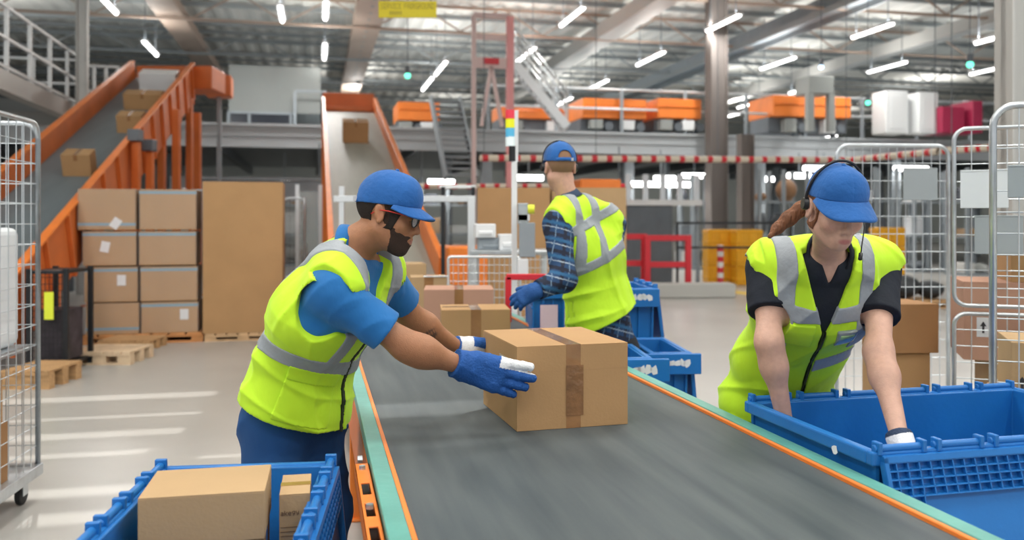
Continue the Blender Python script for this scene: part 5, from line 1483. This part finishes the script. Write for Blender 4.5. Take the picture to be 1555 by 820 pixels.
# ================================================================ ceiling light tubes (all run along the hall)
ZL = 7.3
m_tube = mat('lit_tube', (1,1,1), .5, emit=(1.0,.98,.95), es=9)
LIGHTS = [(155,-2,178,19,'first light tube at the top left corner, above the catwalk'),(217,62,239,83,'light tube above the left inclined conveyor'),(494,2,495,28,'upright-looking light tube at the top, left of the big beam'),(493,66,493,89,'light tube below the upper one, left of the big beam'),
 (661,113,678,93,'light tube above the pink gantry left post, upper of the joined pair'),(640,138,659,115,'light tube, lower of the joined pair left of the gantry'),(852,38,886,11,'light tube right of the gantry near the top edge'),(787,93,811,72,'light tube just right of the gantry post'),
 (1075,46,1122,22,'light tube at the top between the two pale ducts'),(970,98,1006,78,'light tube in the middle of the picture top, above the mezzanine rail'),(897,134,922,121,'small light tube above the left end of the mezzanine rail'),(1295,56,1355,35,'long light tube at the top right'),(1160,104,1203,86,'light tube left of the top right one, lower'),
 (1322,109,1372,93,'light tube under the right pale duct'),(1485,64,1531,50,'light tube beside the right column'),(1205,141,1225,132,'small light tube above the grey portal cabinet'),(1128,163,1149,153,'small light tube at the right of the middle orange machines'),(850,158,866,148,'tiny light tube at the foot of the slanting stair'),
 (1478,112,1512,102,'light tube low beside the right column'),(415,30,440,10,'dim light tube at the top left of the hall')]
def tube_light(p0, p1, lab, grp, dx=None, power=90, wide=.16):
    p_ = (p0+p1)/2; L_ = (p1-p0).length; L_ = min(max(L_, 1.2), 3.2)
    r = empty('ceiling_light', p_, TH, lab, 'light', grp)
    k_ = MB(); k_.b2((-wide/2-.02, -L_/2-.03, .0), (wide/2+.02, L_/2+.03, .06)); k_.build('housing', m_white, r)
    k_ = MB(); k_.cyl((0, -L_/2, -.02), (0, L_/2, -.02), .055, 10); k_.build('tube', m_tube, r, smooth=True)
    return r, L_
def lamp(p_, L_, power, w_=.16, up=False, rz=None):
    ld = bpy.data.lights.new('tube_glow', 'AREA'); ld.shape = 'RECTANGLE'; ld.size = w_; ld.size_y = L_; ld.energy = power; ld.color = (1, .97, .93)
    o = bpy.data.objects.new('tube_glow', ld); col.objects.link(o); o.location = p_+V3(0,0,.10 if up else -.09); o.rotation_euler = (PI if up else 0, 0, (TH if rz is None else rz)); return o
wireb = []
for (x0, y0_, x1, y1_, lab) in LIGHTS:
    zl = ZL if x0 != 1485 else 6.4
    r, L_ = tube_light(G2(x0, y0_, zl), G2(x1, y1_, zl), lab, 'ceiling light tubes')
    for q_ in (-1, 1): k_ = MB(); k_.b2((-.01, q_*L_*.4, .06), (.01, q_*L_*.4+.02, ZR-zl-.05)); k_.build('hanger', m_dsteel, r)
    lamp(r.location, L_, 190); lamp(r.location, L_, 60, up=True)
# lights under the mezzanine
for i, (x0, y0_, x1, lab) in enumerate(((1035, 267, 1073, 'short light under the mezzanine above the dark panels'), (993, 271, 1026, 'light under the mezzanine left of the short one'), (957, 280, 1050, 'long light bar above the dark grey panels'), (1140, 272, 1176, 'light under the mezzanine right of the columns'),
    (1195, 267, 1232, 'light under the mezzanine left of the womans cap'), (1219, 256, 1262, 'light just above the womans cap'), (1355, 256, 1412, 'light seen through the back roll cage'), (1240, 275, 1262, 'small light left of the womans headset'), (780, 270, 825, 'light left of the head of the man in plaid'), (650, 276, 690, 'light behind the brim of the bearded mans cap'), (425, 275, 440, 'tiny light right of the tall cardboard bin'))):
    Y = 28.5-(i % 3)*1.2; p_ = P((x0+x1)/2, y0_, Y); L_ = (x1-x0)*Y/F
    r = empty('low_bay_light', p_, TH, lab, 'light', 'lights under the mezzanine')
    k_ = MB(); k_.cyl((-L_/2, 0, 0), (L_/2, 0, 0), .085, 10); k_.build('tube', m_tube, r, smooth=True)
    k_ = MB(); k_.b2((-L_/2, -.05, .08), (L_/2, .05, .12)); k_.b2((-.02, -.02, .1), (.02, .02, 3.7-p_.z)); k_.build('housing', m_steel, r)
    lamp(p_, .12, 28, w_=L_, rz=0)
# unseen lamp rows added above and behind the camera to light the foreground
for a in (-9.5, -5.0, -.5, 4.0, 8.5):
    for b_ in (-3.0, 1.5, 6.0, 11):
        if b_ > 8 and abs(a) < 6: continue
        r, L_ = tube_light(W(a, b_-.8, ZL), W(a, b_+.8, ZL), 'unseen light tube added above the near part of the hall', 'added near light tubes')
        lamp(W(a, b_, ZL), 1.6, 125, .3); lamp(W(a, b_, ZL), 1.6, 80, .3, up=True)
for a, b_ in ((-11, 31), (2, 44), (12, 44), (22, 42), (32, 40), (8, 54), (22, 54), (34, 52)):  # tubes added deep in the hall to brighten the dim roof
    r, L_ = tube_light(W(a, b_-1, ZL), W(a, b_+1, ZL), 'added far light tube close to the end of the hall', 'added far light tubes')
    lamp(W(a, b_, ZL), 2.0, 120, .16); lamp(W(a, b_, ZL), 2.0, 150, .16, up=True)
# small signal lights
m_green = mat('green_signal', (.1,.9,.6), .4, emit=(.15,1,.65), es=3); m_blue_s = mat('blue_signal', (.5,.7,1), .4, emit=(.6,.8,1), es=3)
for (px, py, Y, m, lab) in ((619, 115, 20, m_green, 'green signal lamp hanging left of the joined light tubes'), (1318, 156, 24, m_green, 'green signal lamp left of the white cabinets'), (1473, 98, 18, m_green, 'green signal lamp at the upper right'), (1247, 102, 24, m_blue_s, 'pale blue signal lamp above the grey portal cabinet')):
    r = empty('signal_lamp', P(px, py, Y), 0, lab, 'signal lamp')
    k_ = MB(); k_.sphere((0,0,0), .07, 12); k_.build('lens', m, r, smooth=True)
    k_ = MB(); k_.cyl((0,0,.05), (0,0,.22), .06, 10); k_.cyl((0,0,.2), (0,0,ZR-r.location.z-.05), .01, 6); k_.build('mount', m_dsteel, r)

# ================================================================ pallets and stacks on the left
def pallet(loc, rz, w=1.2, d=.8, h=.144, lab='', group=None, m=None):
    r = empty('pallet', loc, rz, lab, 'pallet', group); m = m or m_wood
    b = MB(); n = 7
    for i in range(n): x = -w/2+(i+.5)*w/n; b.b2((x-w/n*.42, -d/2, h-.022), (x+w/n*.42, d/2, h))
    b.build('top_boards', m, r, bevel=.002)
    b = MB()
    for y in (-d/2+.05, 0, d/2-.05): b.b2((-w/2, y-.05, h-.044), (w/2, y+.05, h-.022))
    b.build('stringers', m, r)
    for x in (-w/2+.07, 0, w/2-.07):
        for y in (-d/2+.06, 0, d/2-.06): b = MB(); b.b2((x-.07, y-.05, .022), (x+.07, y+.05, h-.044)); b.build('block', m, r, bevel=.002)
    b = MB()
    for y in (-d/2+.06, 0, d/2-.06): b.b2((-w/2, y-.05, 0), (w/2, y+.05, .022))
    b.build('bottom_boards', m, r)
    return r
YS = 1.5*F/(522-HY)                      # stack distance
xs0, xs1 = (124-CX)*YS/F, (308-CX)*YS/F
st0 = V3((xs0+xs1)/2, YS, 0); RT = Matrix.Rotation(TH, 3, 'Z')
pl1 = pallet(st0+RT @ V3(.0, .5, 0), TH, (xs1-xs0)*.95, 1.0, .12, 'orange-brown pallet under the wrapped stack of eight boxes', m=mat('orange_pallet_wood', (.55,.25,.09), .8, var=.2, vs=6))
rowsy = [(288, 349), (352, 403), (406, 458), (460, 513)]
rws = ['top', 'second', 'third', 'bottom']
rng = random.Random(5)
for i, (yt_, yb_) in enumerate(rowsy):
    for j in range(2):
        x0, x1 = ((125, 206), (211, 293))[j]
        dx_ = (0, 5, 8, 12)[i]*(1-j) + (0, -1, 2, 4)[i]*j
        w = (x1-x0-(6 if (j == 0 and i) else 0))*YS/F; z0 = HC-(yb_-HY)*YS/F; h = (yb_-yt_)*YS/F+.005
        z0 = .121 if i == 3 else z0
        if i == 3: h = HC-(yt_-HY)*YS/F-z0
        ang = rng.uniform(-.015, .015)
        pp_ = st0+RT @ V3(((x0+x1)/2+dx_*.7-CX)*YS/F-st0.x, .30, 0); pp_.z = z0
        o = carton(pp_, w*.985, .55, h, TH+ang, m_card, tape=False, label='shrink-wrapped carton in the %s row, %s column of the pallet stack' % (rws[i], ('left', 'right')[j]), group='wrapped cartons on the pallet')
        s_ = MB(); zz = h-.055 if not (i == 0 and j == 0) and not (i == 3 and j == 0) else .05
        s_.b2((-w/2-.001, -.2765, zz), (w/2+.001, -.2752, zz+.035)); s_.build('blue_strap', m_strap, o)
        if (i, j) in ((0, 0), (1, 0), (2, 0), (3, 1)):
            s_ = MB(); s_.box(((.10, -.05, .12, .17)[i], -.279, (.08, h*.55, h*.62, h*.6)[i]), (.10, .002, .13), Matrix.Rotation((.6, .2, 0, 0)[i], 3, 'Y')); s_.build('paper_label', m_label, o)
        # wrap as the outer film of each carton
        k_ = MB(); k_.b2((-w/2-.008, -.287, .004), (w/2+.008, .285, h+.003)); k_.build('stretch_film', m_wrap, o, bevel=.01)
# tall cardboard bin
YT = 1.5*F/(518-HY); x0, x1 = (312-CX)*YT/F, (426-CX)*YT/F
tb0 = V3((x0+x1)/2, YT, 0)+RT @ V3(0, .42, 0)
pallet(tb0, TH, (x1-x0)*.98, .8, .10, 'pale pallet under the tall plain cardboard bin', m=mat('pale_pallet_wood', (.60,.40,.22), .8, var=.2, vs=6))
tb = carton(tb0+V3(0,0,.101), (x1-x0)*1.02, .8, HC-(276-HY)*YT/F-.101, TH, m_card, tape=False, label='tall plain cardboard bin standing on a pallet behind the bearded man', name='cardboard_bin')
# low pallets in front
q = G(146, 556); pallet(V3(q.x, q.y+.35, 0), .0, .66, .6, .14, 'empty pallet lying on the floor in front of the wrapped stack', m=mat('light_pallet_wood', (.66,.50,.33), .8, var=.2, vs=6))
q = G(170, 543); pallet(V3(q.x-.1, q.y+.75, 0), .0, .62, .5, .12, 'second empty pallet just behind the first one on the floor')
q = G(60, 592); pallet(V3(q.x-.14, q.y+.3, 0), .0, .44, .6, .17, 'brown pallet end beside the left roll cage')
# shiny roll cage between the two stacks
tube_cage = roll_cage(V3((300-CX)*11.9/F, 11.9, 0), TH, .34, .5, 1.95, 'silver roll cage standing between the wrapped stack and the tall bin', nv=5, nh=8)
roll_cage(V3((446-CX)*12.3/F, 12.3, 0), TH, .30, .5, 1.85, 'silver roll cage half hidden behind the tall cardboard bin', nv=5, nh=8)
r, w, h = boxthing('glass_booth', 452, 290, 486, 420, 13.6, .8, mat('booth_glass', (.55,.62,.62), .1, alpha=.35), 'pale glazed booth between the tall bin and the middle conveyor', 'booth', z0=.0)
for x in (-w/2, w/2): k_ = MB(); k_.b2((x-.03, -.03, 0), (x+.03, .03, h+.1)); k_.build('post', m_alu, r)
# black cart with a yellow label
r = empty('black_cart', G(72, 568)*Vector((1,1,0)), .05, 'black mesh sided cart with a yellow label at the left', 'cart')
Yc = r.location.y; w = 55*Yc/F; h = HC-(408-HY)*Yc/F
for x in (-w/2, w/2):
    for y in (0, .55): k_ = MB(); k_.b2((x-.025, y-.02, 0), (x+.025, y+.02, h)); k_.build('post', m_blackm, r, bevel=.003)
for z in (.10, h-.02):
    k_ = MB(); k_.b2((-w/2, -.02, z-.03), (w/2, .57, z)); k_.build('shelf', m_blackm, r)
k_ = MB()
for i in range(1, 9): k_.b2((-w/2+w*i/9-.003, -.004, .1), (-w/2+w*i/9+.003, .0, h-.03))
for i in range(1, 14): k_.b2((-w/2, -.004, .1+i*(h-.12)/14-.003), (w/2, 0, .1+i*(h-.12)/14+.003))
k_.build('mesh_side', m_blackm, r)
k_ = MB(); k_.b2((-w*.05, -.03, h*.52), (w*.20, -.025, h*.78)); k_.build('yellow_label', mat('yellow_green_label', (.75,.85,.05), .5), r)
k_ = MB(); k_.b2((-w*.4, .05, .12), (w*.4, .45, h*.6)); k_.build('load', mat('dark_load', (.05,.04,.05), .6, var=.5, vs=9), r)
# orange service post by the left conveyor
for (px, yt_, Y, lab) in ((207, 215, 13.0, 'orange sensor post standing right of the left conveyor'), (228, 230, 13.4, 'orange sensor post with a dark box, further right')):
    r = empty('sensor_post', V3((px-CX)*Y/F, Y, 0), 0, lab, 'post'); zt5 = HC-(yt_-HY)*Y/F
    k_ = MB(); k_.b2((-.05, -.05, 0), (.05, .05, zt5)); k_.build('post', m_dorange, r); k_ = MB(); k_.b2((-.09, -.12, zt5), (.09, .06, zt5+.18)); k_.build('sensor_box', m_dsteel, r, bevel=.01)
for (px, yt_, yb_, Y, lab) in ((268, 165, 285, 15.5, 'orange upright carrying the head of the left conveyor'), (300, 170, 285, 17.5, 'farther orange upright under the head of the left conveyor')):
    r = empty('orange_upright', V3((px-CX)*Y/F, Y, 0), 0, lab, 'post'); zt5 = HC-(yt_-HY)*Y/F-.02
    k_ = MB(); k_.b2((-.06, -.06, 0), (.06, .06, zt5)); k_.build('post', m_dorange, r)
    k_ = MB(); k_.box((0, 0, .01), (.3,.3,.02)); k_.build('foot_plate', m_dorange, r)
r, w, h = boxthing('orange_drive', 312, 113, 350, 145, 20.6, .6, m_dorange, 'orange drive box at the top of the left conveyor', 'drive', bevel=.03)
k_ = MB(); k_.b2((-.05, .2, -(r.location.z)), (.05, .3, 0)); k_.build('post', m_steel, r)

# ================================================================ middle ground
# cardboard gaylords behind the man in plaid
for (x0, x1, yt_, Y, lab) in ((725, 835, 285, 12.0, 'wide cardboard bin left of the head of the man in plaid'), (838, 951, 285, 12.2, 'wide cardboard bin right behind the man in plaid')):
    w = (x1-x0)*Y/F; h = HC-(yt_-HY)*Y/F
    pallet(V3(((x0+x1)/2-CX)*Y/F, Y+.4, 0), 0, w*.97, .8, .12, 'pallet under the '+lab[:40], group=None)
    carton(V3(((x0+x1)/2-CX)*Y/F, Y+.4, .121), w, .8, h-.121, 0, m_card if x0 < 800 else m_card_l, tape=False, label=lab, name='cardboard_bin')
r, w, h = boxthing('machine_cover', 880, 272, 945, 293, 13.6, .4, m_orange, 'orange cover peeking over the right cardboard bin', 'machine')
k_ = MB(); k_.b2((-w*.4, .1, -r.location.z), (-w*.3, .3, 0)); k_.b2((w*.3, .1, -r.location.z), (w*.4, .3, 0)); k_.build('legs', m_dorange, r)
# metal scanner frame
r = empty('scanner_frame', V3(0, 8.2, 0), 0, 'aluminium scanner frame standing right of the middle conveyor', 'frame')
Ys = 8.2; X = lambda px: (px-CX)*Ys/F; Z = lambda py: HC-(py-HY)*Ys/F
for (n_, a_, b_, t_) in (('post', (716, 300), (716, 520), .07), ('post', (519, 283), (519, 400), .05), ('cross_bar', (507, 302), (722, 302), .06)):
    k_ = MB()
    if n_ == 'post': k_.b2((X(a_[0])-t_/2, -t_/2, 0 if a_[0] == 716 else Z(400)), (X(a_[0])+t_/2, t_/2, Z(a_[1])))
    else: k_.b2((X(a_[0]), -t_/2, Z(302)-t_/2), (X(b_[0]), t_/2, Z(302)+t_/2))
    k_.build(n_, m_alu, r, bevel=.004)
for x in (661, 712):
    k_ = MB(); k_.b2((X(x)-.02, .9, 0), (X(x)+.02, .95, Z(278))); k_.build('rear_post', m_blackm, r)
k_ = MB(); k_.b2((X(655), .9, Z(280)), (X(716), .95, Z(275))); k_.build('rear_bar', m_white, r)
# low table with the white devices
r = empty('equipment_table', V3(X(768), 8.0, 0), 0, 'steel table with white devices between the scanner frame and the post', 'table')
k_ = MB(); k_.b2((-.32, -.25, Z(378)-.04), (.40, .3, Z(378))); k_.build('table_top', m_zinc, r, bevel=.005)
for x in (-.28, .36):
    for y in (-.2, .25): k_ = MB(); k_.b2((x-.02, y-.02, 0), (x+.02, y+.02, Z(378)-.04)); k_.build('leg', m_alu, r)
for (px, w, y0_, y1_, lab, m) in ((718, .19, 345, 365, 'white device at the left end of the steel table', m_white), (752, .16, 349, 372, 'white printer in the middle of the steel table', m_white), (727, .25, 360, 378, 'grey box on the steel table under the white device', m_steel)):
    zb5 = Z(378)+.001 if y1_ != 365 else Z(360)+.001
    k_ = MB(); hh = (y1_-y0_)*Ys/F; k_.b2((-w/2, -.12, 0), (w/2, .12, hh)); k_.b2((-w*.35, -.135, hh*.2), (w*.35, -.12, hh*.5))
    o = k_.build('table_device', m, None, (X(px+18)*.97, 7.95 if m is m_white else 8.0, zb5), .1, bevel=.012); tag(o, lab, 'device')
# light tower post with control boxes
Yp = 6.6; X = lambda px: (px-CX)*Yp/F; Z = lambda py: HC-(py-HY)*Yp/F
r = empty('signal_tower_post', V3(X(781), Yp, 0), 0, 'slim white post with a four colour signal tower at its top', 'signal post')
k_ = MB(); k_.b2((-.022, -.022, 0), (.022, .022, Z(245))); k_.build('post', m_white, r, bevel=.003)
k_ = MB(); k_.cyl((-.012, 0, Z(245)), (-.012, 0, Z(222)), .030, 12); k_.build('base_unit', m_blackm, r)
for i, (nm, c_, e_) in enumerate((('white_segment', (.75,.85,.85), .25), ('blue_segment', (.10,.45,.70), .15), ('yellow_segment', (.80,.80,.02), .15), ('red_segment', (.75,.05,.08), .15))):
    k_ = MB(); k_.cyl((-.030, 0, Z(222-i*13.5)), (-.030, 0, Z(222-(i+1)*13.5)+.004), .038, 16); k_.build(nm, mat('tower_'+nm, c_, .3, emit=c_, es=e_), r, smooth='auto')
k_ = MB(); k_.b2((-.0, -.02, Z(246)), (.03, .02, Z(168))); k_.build('side_strip', m_white, r)
for (x0, y0_, x1, y1_, nm, m) in ((784, 309, 798, 340, 'switch_box', m_zinc), (786, 338, 808, 390, 'control_box', m_steel), (784, 325, 800, 336, 'connector', m_white), (784, 392, 798, 418, 'cable_clamp', m_white)):
    k_ = MB(); k_.b2((X(x0)-X(781)+.01, -.12, Z(y1_)), (X(x1)-X(781)+.02, -.02, Z(y0_))); k_.build(nm, m, r, bevel=.006)
k_ = MB(); k_.cyl((X(801)-X(781), -.1, Z(318)), (X(811)-X(781), -.1, Z(318)), .035, 12); k_.build('yellow_button', mat('yellow_button', (.75,.8,.05), .4), r)
# red and pink table frame left of the man in plaid
r = empty('tubular_guard', V3(X(800), 6.0, 0), 0, 'red tubular guard frame beside the belt in front of the signal post', 'frame')
Yr = 6.0; X2 = lambda px: (px-CX)*Yr/F-X(800); Z2 = lambda py: HC-(py-HY)*Yr/F
for px in (772, 822): k_ = MB(); k_.b2((X2(px)-.022, -.022, 0), (X2(px)+.022, .022, Z2(420))); k_.build('post', m_red, r, bevel=.004)
k_ = MB(); k_.b2((X2(769), -.022, Z2(425)), (X2(830), .022, Z2(416))); k_.build('top_bar', m_red, r, bevel=.004)
k_ = MB(); k_.b2((X2(812), .0, Z2(500)), (X2(818), .022, Z2(425))); k_.build('pink_bar', mat('pink_bar', (.75,.33,.36), .4), r)
# wire mesh guard
r = empty('mesh_guard', V3((735-CX)*7.4/F, 7.4, 0), 0, 'wire mesh guard panel under the steel table', 'guard')
panel(r, 'mesh_panel', .62, .0, HC-(390-HY)*7.4/F, Matrix.Identity(4), 14, 16, fr=.012, wr=.003, rad=.03, m=m_alu)
r = empty('mesh_guard', V3((820-CX)*7.6/F, 7.6, 0), 0, 'wire mesh guard panel behind the signal post', 'guard')
panel(r, 'mesh_panel', .42, .0, HC-(382-HY)*7.6/F, Matrix.Identity(4), 10, 16, fr=.012, wr=.003, rad=.03, m=m_alu)
# dark panels, red barrier, yellow crates, column guard
r, w, h = boxthing('partition_wall', 950, 312, 1024, 398, 20.5, .25, m_dsteel, 'dark grey panel wall behind the red barrier', 'panel', z0=.0)
k_ = MB(); k_.b2((-w*.52, -.06, h), (w*1.15, .2, h+.14)); k_.build('top_channel', m_white, r)
for i in range(5): k_ = MB(); k_.b2((-w*.5+i*w*.38, .05, h+.14), (-w*.5+i*w*.38+.12, .12, h+.75)); k_.build('upright', m_alu, r)
k_ = MB(); k_.b2((w*1.05, .0, 0), (w*1.10, .1, h)); k_.build('end_post', m_steel, r)
Yb = 17.8
def barrier(x0, x1, yt_, yb_, Y, lab):
    w = (x1-x0)*Y/F; zt6, zb6 = HC-(yt_-HY)*Y/F, 0
    r = empty('red_barrier', V3(((x0+x1)/2-CX)*Y/F, Y, 0), 0, lab, 'barrier')
    for x in (-w/2, w/2): k_ = MB(); k_.b2((x-.06, -.06, 0), (x+.06, .06, zt6)); k_.build('post', m_red, r, bevel=.01)
    for z in (zt6, zt6*.55): k_ = MB(); k_.b2((-w/2, -.05, z-.12), (w/2, .05, z)); k_.build('rail', m_red, r, bevel=.01)
    return r
barrier(983, 1045, 357, 405, Yb, 'red tubular barrier in front of the dark panel wall')
barrier(945, 978, 355, 405, Yb+.3, 'short red barrier half hidden behind the man in plaid')
b = MB(); b.b2((-1.5, -.2, 0), (1.5, .25, .28)); o = b.build('concrete_kerb', mat('pale_concrete', (.5,.5,.47), .8), None, P(1000, 400, 17.0)*Vector((1,1,0)), TH*.3, bevel=.02); tag(o, 'low pale concrete kerb at the foot of the red barriers', 'kerb')
def crate(x0, x1, yt_, yb_, Y, lab, n=3, grp='yellow crates'):
    w = (x1-x0)*Y/F; H_ = HC-(yt_-HY)*Y/F
    for i in range(n):
        h = H_/n; k_ = MB(); k_.b2((-w/2, -.3, 0), (w/2, .3, h-.01)); 
        for z in (h*.25, h*.8): k_.b2((-w/2-.015, -.32, z), (w/2+.015, .32, z+.04))
        for x in (-.35, 0, .35): k_.b2((x*w-.015, -.318, 0), (x*w+.015, .318, h-.01))
        o = k_.build('yellow_crate', m_yellow, None, (((x0+x1)/2-CX)*Y/F, Y, i*h+.001*i), 0, bevel=.01)
        tag(o, '%s yellow crate of the stack %s' % (('bottom', 'middle', 'top', 'topmost')[i], lab), 'crate', grp)
crate(1071, 1108, 348, 425, 21.3, 'left of the striped post', 3)
crate(1114, 1153, 348, 430, 20.6, 'just left of the woman', 3)
crate(1328, 1366, 345, 425, 20.8, 'seen through the back roll cage', 3)
for (px, Y, lab) in ((1094, 19.6, 'red and white striped post between the yellow crate stacks'),):
    r = empty('striped_post', V3((px-CX)*Y/F, Y, 0), 0, lab, 'post'); h = HC-(372-HY)*Y/F
    k_ = MB(); k_.cyl((0,0,.08), (0,0,h), .07, 12); k_.build('white_tube', m_white, r, smooth='auto')
    [MB().cyl((0,0,.1+i*h/4), (0,0,.1+i*h/4+h/8), .074, 12).build('red_band', m_red, r, smooth='auto') for i in range(4)]
    k_ = MB(); k_.b2((-.25, -.25, 0), (.25, .25, .09)); k_.build('foot', m_rubber, r, bevel=.02)
b = MB(); b.b2((-1.3, 0, 0), (1.3, .03, .05)); b.b2((-1.3, 0, -.55), (1.3, .03, -.5)); b.b2((-1.3, -.01, -1.45), (-1.25, .04, .05)); b.b2((1.25, -.01, -1.45), (1.3, .04, .05))
o = b.build('guard_rail', m_blackm, None, P(1115, 375, 19.2), 0); o.location.z = 1.45; tag(o, 'thin dark guard rail across the yellow crates', 'rail')
# yellow floor marking
fm = MB(); p0, p1, p2, p3 = G(1040, 432, .003), G(1150, 445, .003), G(1150, 450, .003), G(1030, 436, .003)
fm.add([p0, p1, p2, p3]+[p_-V3(0,0,.002) for p_ in (p0, p1, p2, p3)], [(0,1,2,3), (7,6,5,4), (0,4,5,1), (1,5,6,2), (2,6,7,3), (3,7,4,0)])
o = fm.build('floor_marking', mat('yellow_floor_paint', (.70,.50,.08), .5), None); tag(o, 'yellow painted line on the floor near the yellow crates', 'marking')
# clutter on racks under the mezzanine
rn = random.Random(11)
def rack(x0, x1, Y, lab, levels=3, zs=(.05, 1.1, 2.1)):
    w = (x1-x0)*Y/F; cx_ = ((x0+x1)/2-CX)*Y/F
    r = empty('storage_rack', V3(cx_, Y, 0), TH, lab, 'rack')
    for x in (-w/2, 0, w/2):
        for y in (0, .8): k_ = MB(); k_.b2((x-.05, y-.04, 0), (x+.05, y+.04, 3.0)); k_.build('upright', m_steel, r)
    for z in zs: k_ = MB(); k_.b2((-w/2, 0, z-.05), (w/2, .8, z)); k_.build('shelf', m_steel, r)
    cols = [(.6,.62,.64), (.10,.11,.13), (.42,.28,.16), (.5,.52,.5), (.16,.18,.2), (.30,.16,.08), (.7,.7,.68)]
    for z in zs:
        x = -w/2+.12
        while x < w/2-.5:
            ww = rn.uniform(.25, .6); hh = rn.uniform(.2, .75); cc = rn.choice(cols)
            k_ = MB()
            if rn.random() < .3: k_.sphere((0, 0, hh*.5), (ww*.5, .3, hh*.5), 12); k_.cyl((0,0,0), (0,0,hh*.3), ww*.3, 12)
            else: k_.b2((-ww/2, -.25, 0), (ww/2, .25, hh)); k_.b2((-ww/2-.01, -.26, hh*.8), (ww/2+.01, .26, hh*.9))
            p_ = Matrix.Rotation(TH, 3, 'Z') @ V3(x+ww/2, .4, z+.002)
            o = k_.build('stored_bundle', mat('bundle_%d' % cols.index(cc), cc, .6), None, p_+V3(cx_, Y, 0), TH, bevel=.01, smooth='auto')
            tag(o, 'packed bundle stored on the racks below the mezzanine', 'bundle', 'bundles on the far racks')
            x += ww+rn.uniform(.05, .4)
rack(1030, 1072, 27, 'steel rack left of the thick column under the mezzanine')
rack(1150, 1230, 24.5, 'steel rack left of the womans head')
rack(1292, 1366, 23.5, 'steel rack behind the open roll cage')
rack(1385, 1435, 25.5, 'steel rack farther right behind the cages')
rack(1462, 1560, 24, 'steel rack at the far right behind the gated cage')
rack(640, 720, 29, 'steel rack far behind the middle conveyor')
rack(345, 480, 29, 'steel rack far behind the tall bin')
rack(850, 945, 30, 'steel rack behind the wide cardboard bins')
# pallets with dark load behind the open cage
q = V3((1375-CX)*15/F, 15.2, 0); pallet(q, 0, 1.5, .8, .14, 'pallet with dark bags seen through the open roll cage')
for i, (dx_, r_) in enumerate(((-.50, .24), (.05, .28), (.52, .22))):
    k_ = MB(); k_.sphere((0,0,r_*.75), (r_, .32, r_*.75), 14); o = k_.build('dark_bag', mat('dark_bag', (.03,.035,.04), .5, bump=.6, bs=6), None, q+V3(dx_, 0, .145), 0, smooth=True); tag(o, ('left', 'middle', 'right')[i]+' dark bag on the pallet behind the open roll cage', 'bag')
# bright daylight doorway area at the far right: white bench surface and floor reflections are left to the light
wd = bpy.data.worlds.new('daylight'); scene.world = wd; wd.use_nodes = True
bg = wd.node_tree.nodes['Background']; bg.inputs[0].default_value = (.95,.97,1,1); bg.inputs[1].default_value = .88
sl = bpy.data.lights.new('sun', 'SUN'); sl.energy = 3.2; sl.angle = .006; sl.color = (1,.97,.92); so = bpy.data.objects.new('sun', sl); col.objects.link(so)
so.rotation_euler = SUN.to_track_quat('-Z', 'Y').to_euler()
cam = bpy.data.cameras.new('camera'); co = bpy.data.objects.new('camera', cam); col.objects.link(co)
co.location = (0, 0, HC); co.rotation_euler = (PI/2, 0, 0)
cam.sensor_width = 36; cam.sensor_fit = 'HORIZONTAL'; cam.lens = 36*F/1555; cam.shift_y = -73/1555.0
cam.clip_start = .05; cam.clip_end = 300
cam.dof.use_dof = True; cam.dof.focus_distance = 2.8; cam.dof.aperture_fstop = 2.4
scene.camera = co
scene.view_settings.view_transform = 'Standard'; scene.view_settings.look = 'None'; scene.view_settings.gamma = 1
scene.view_settings.use_curve_mapping = False; scene.view_settings.exposure = -0.3
scene.cycles.use_denoising = True; scene.cycles.max_bounces = 6
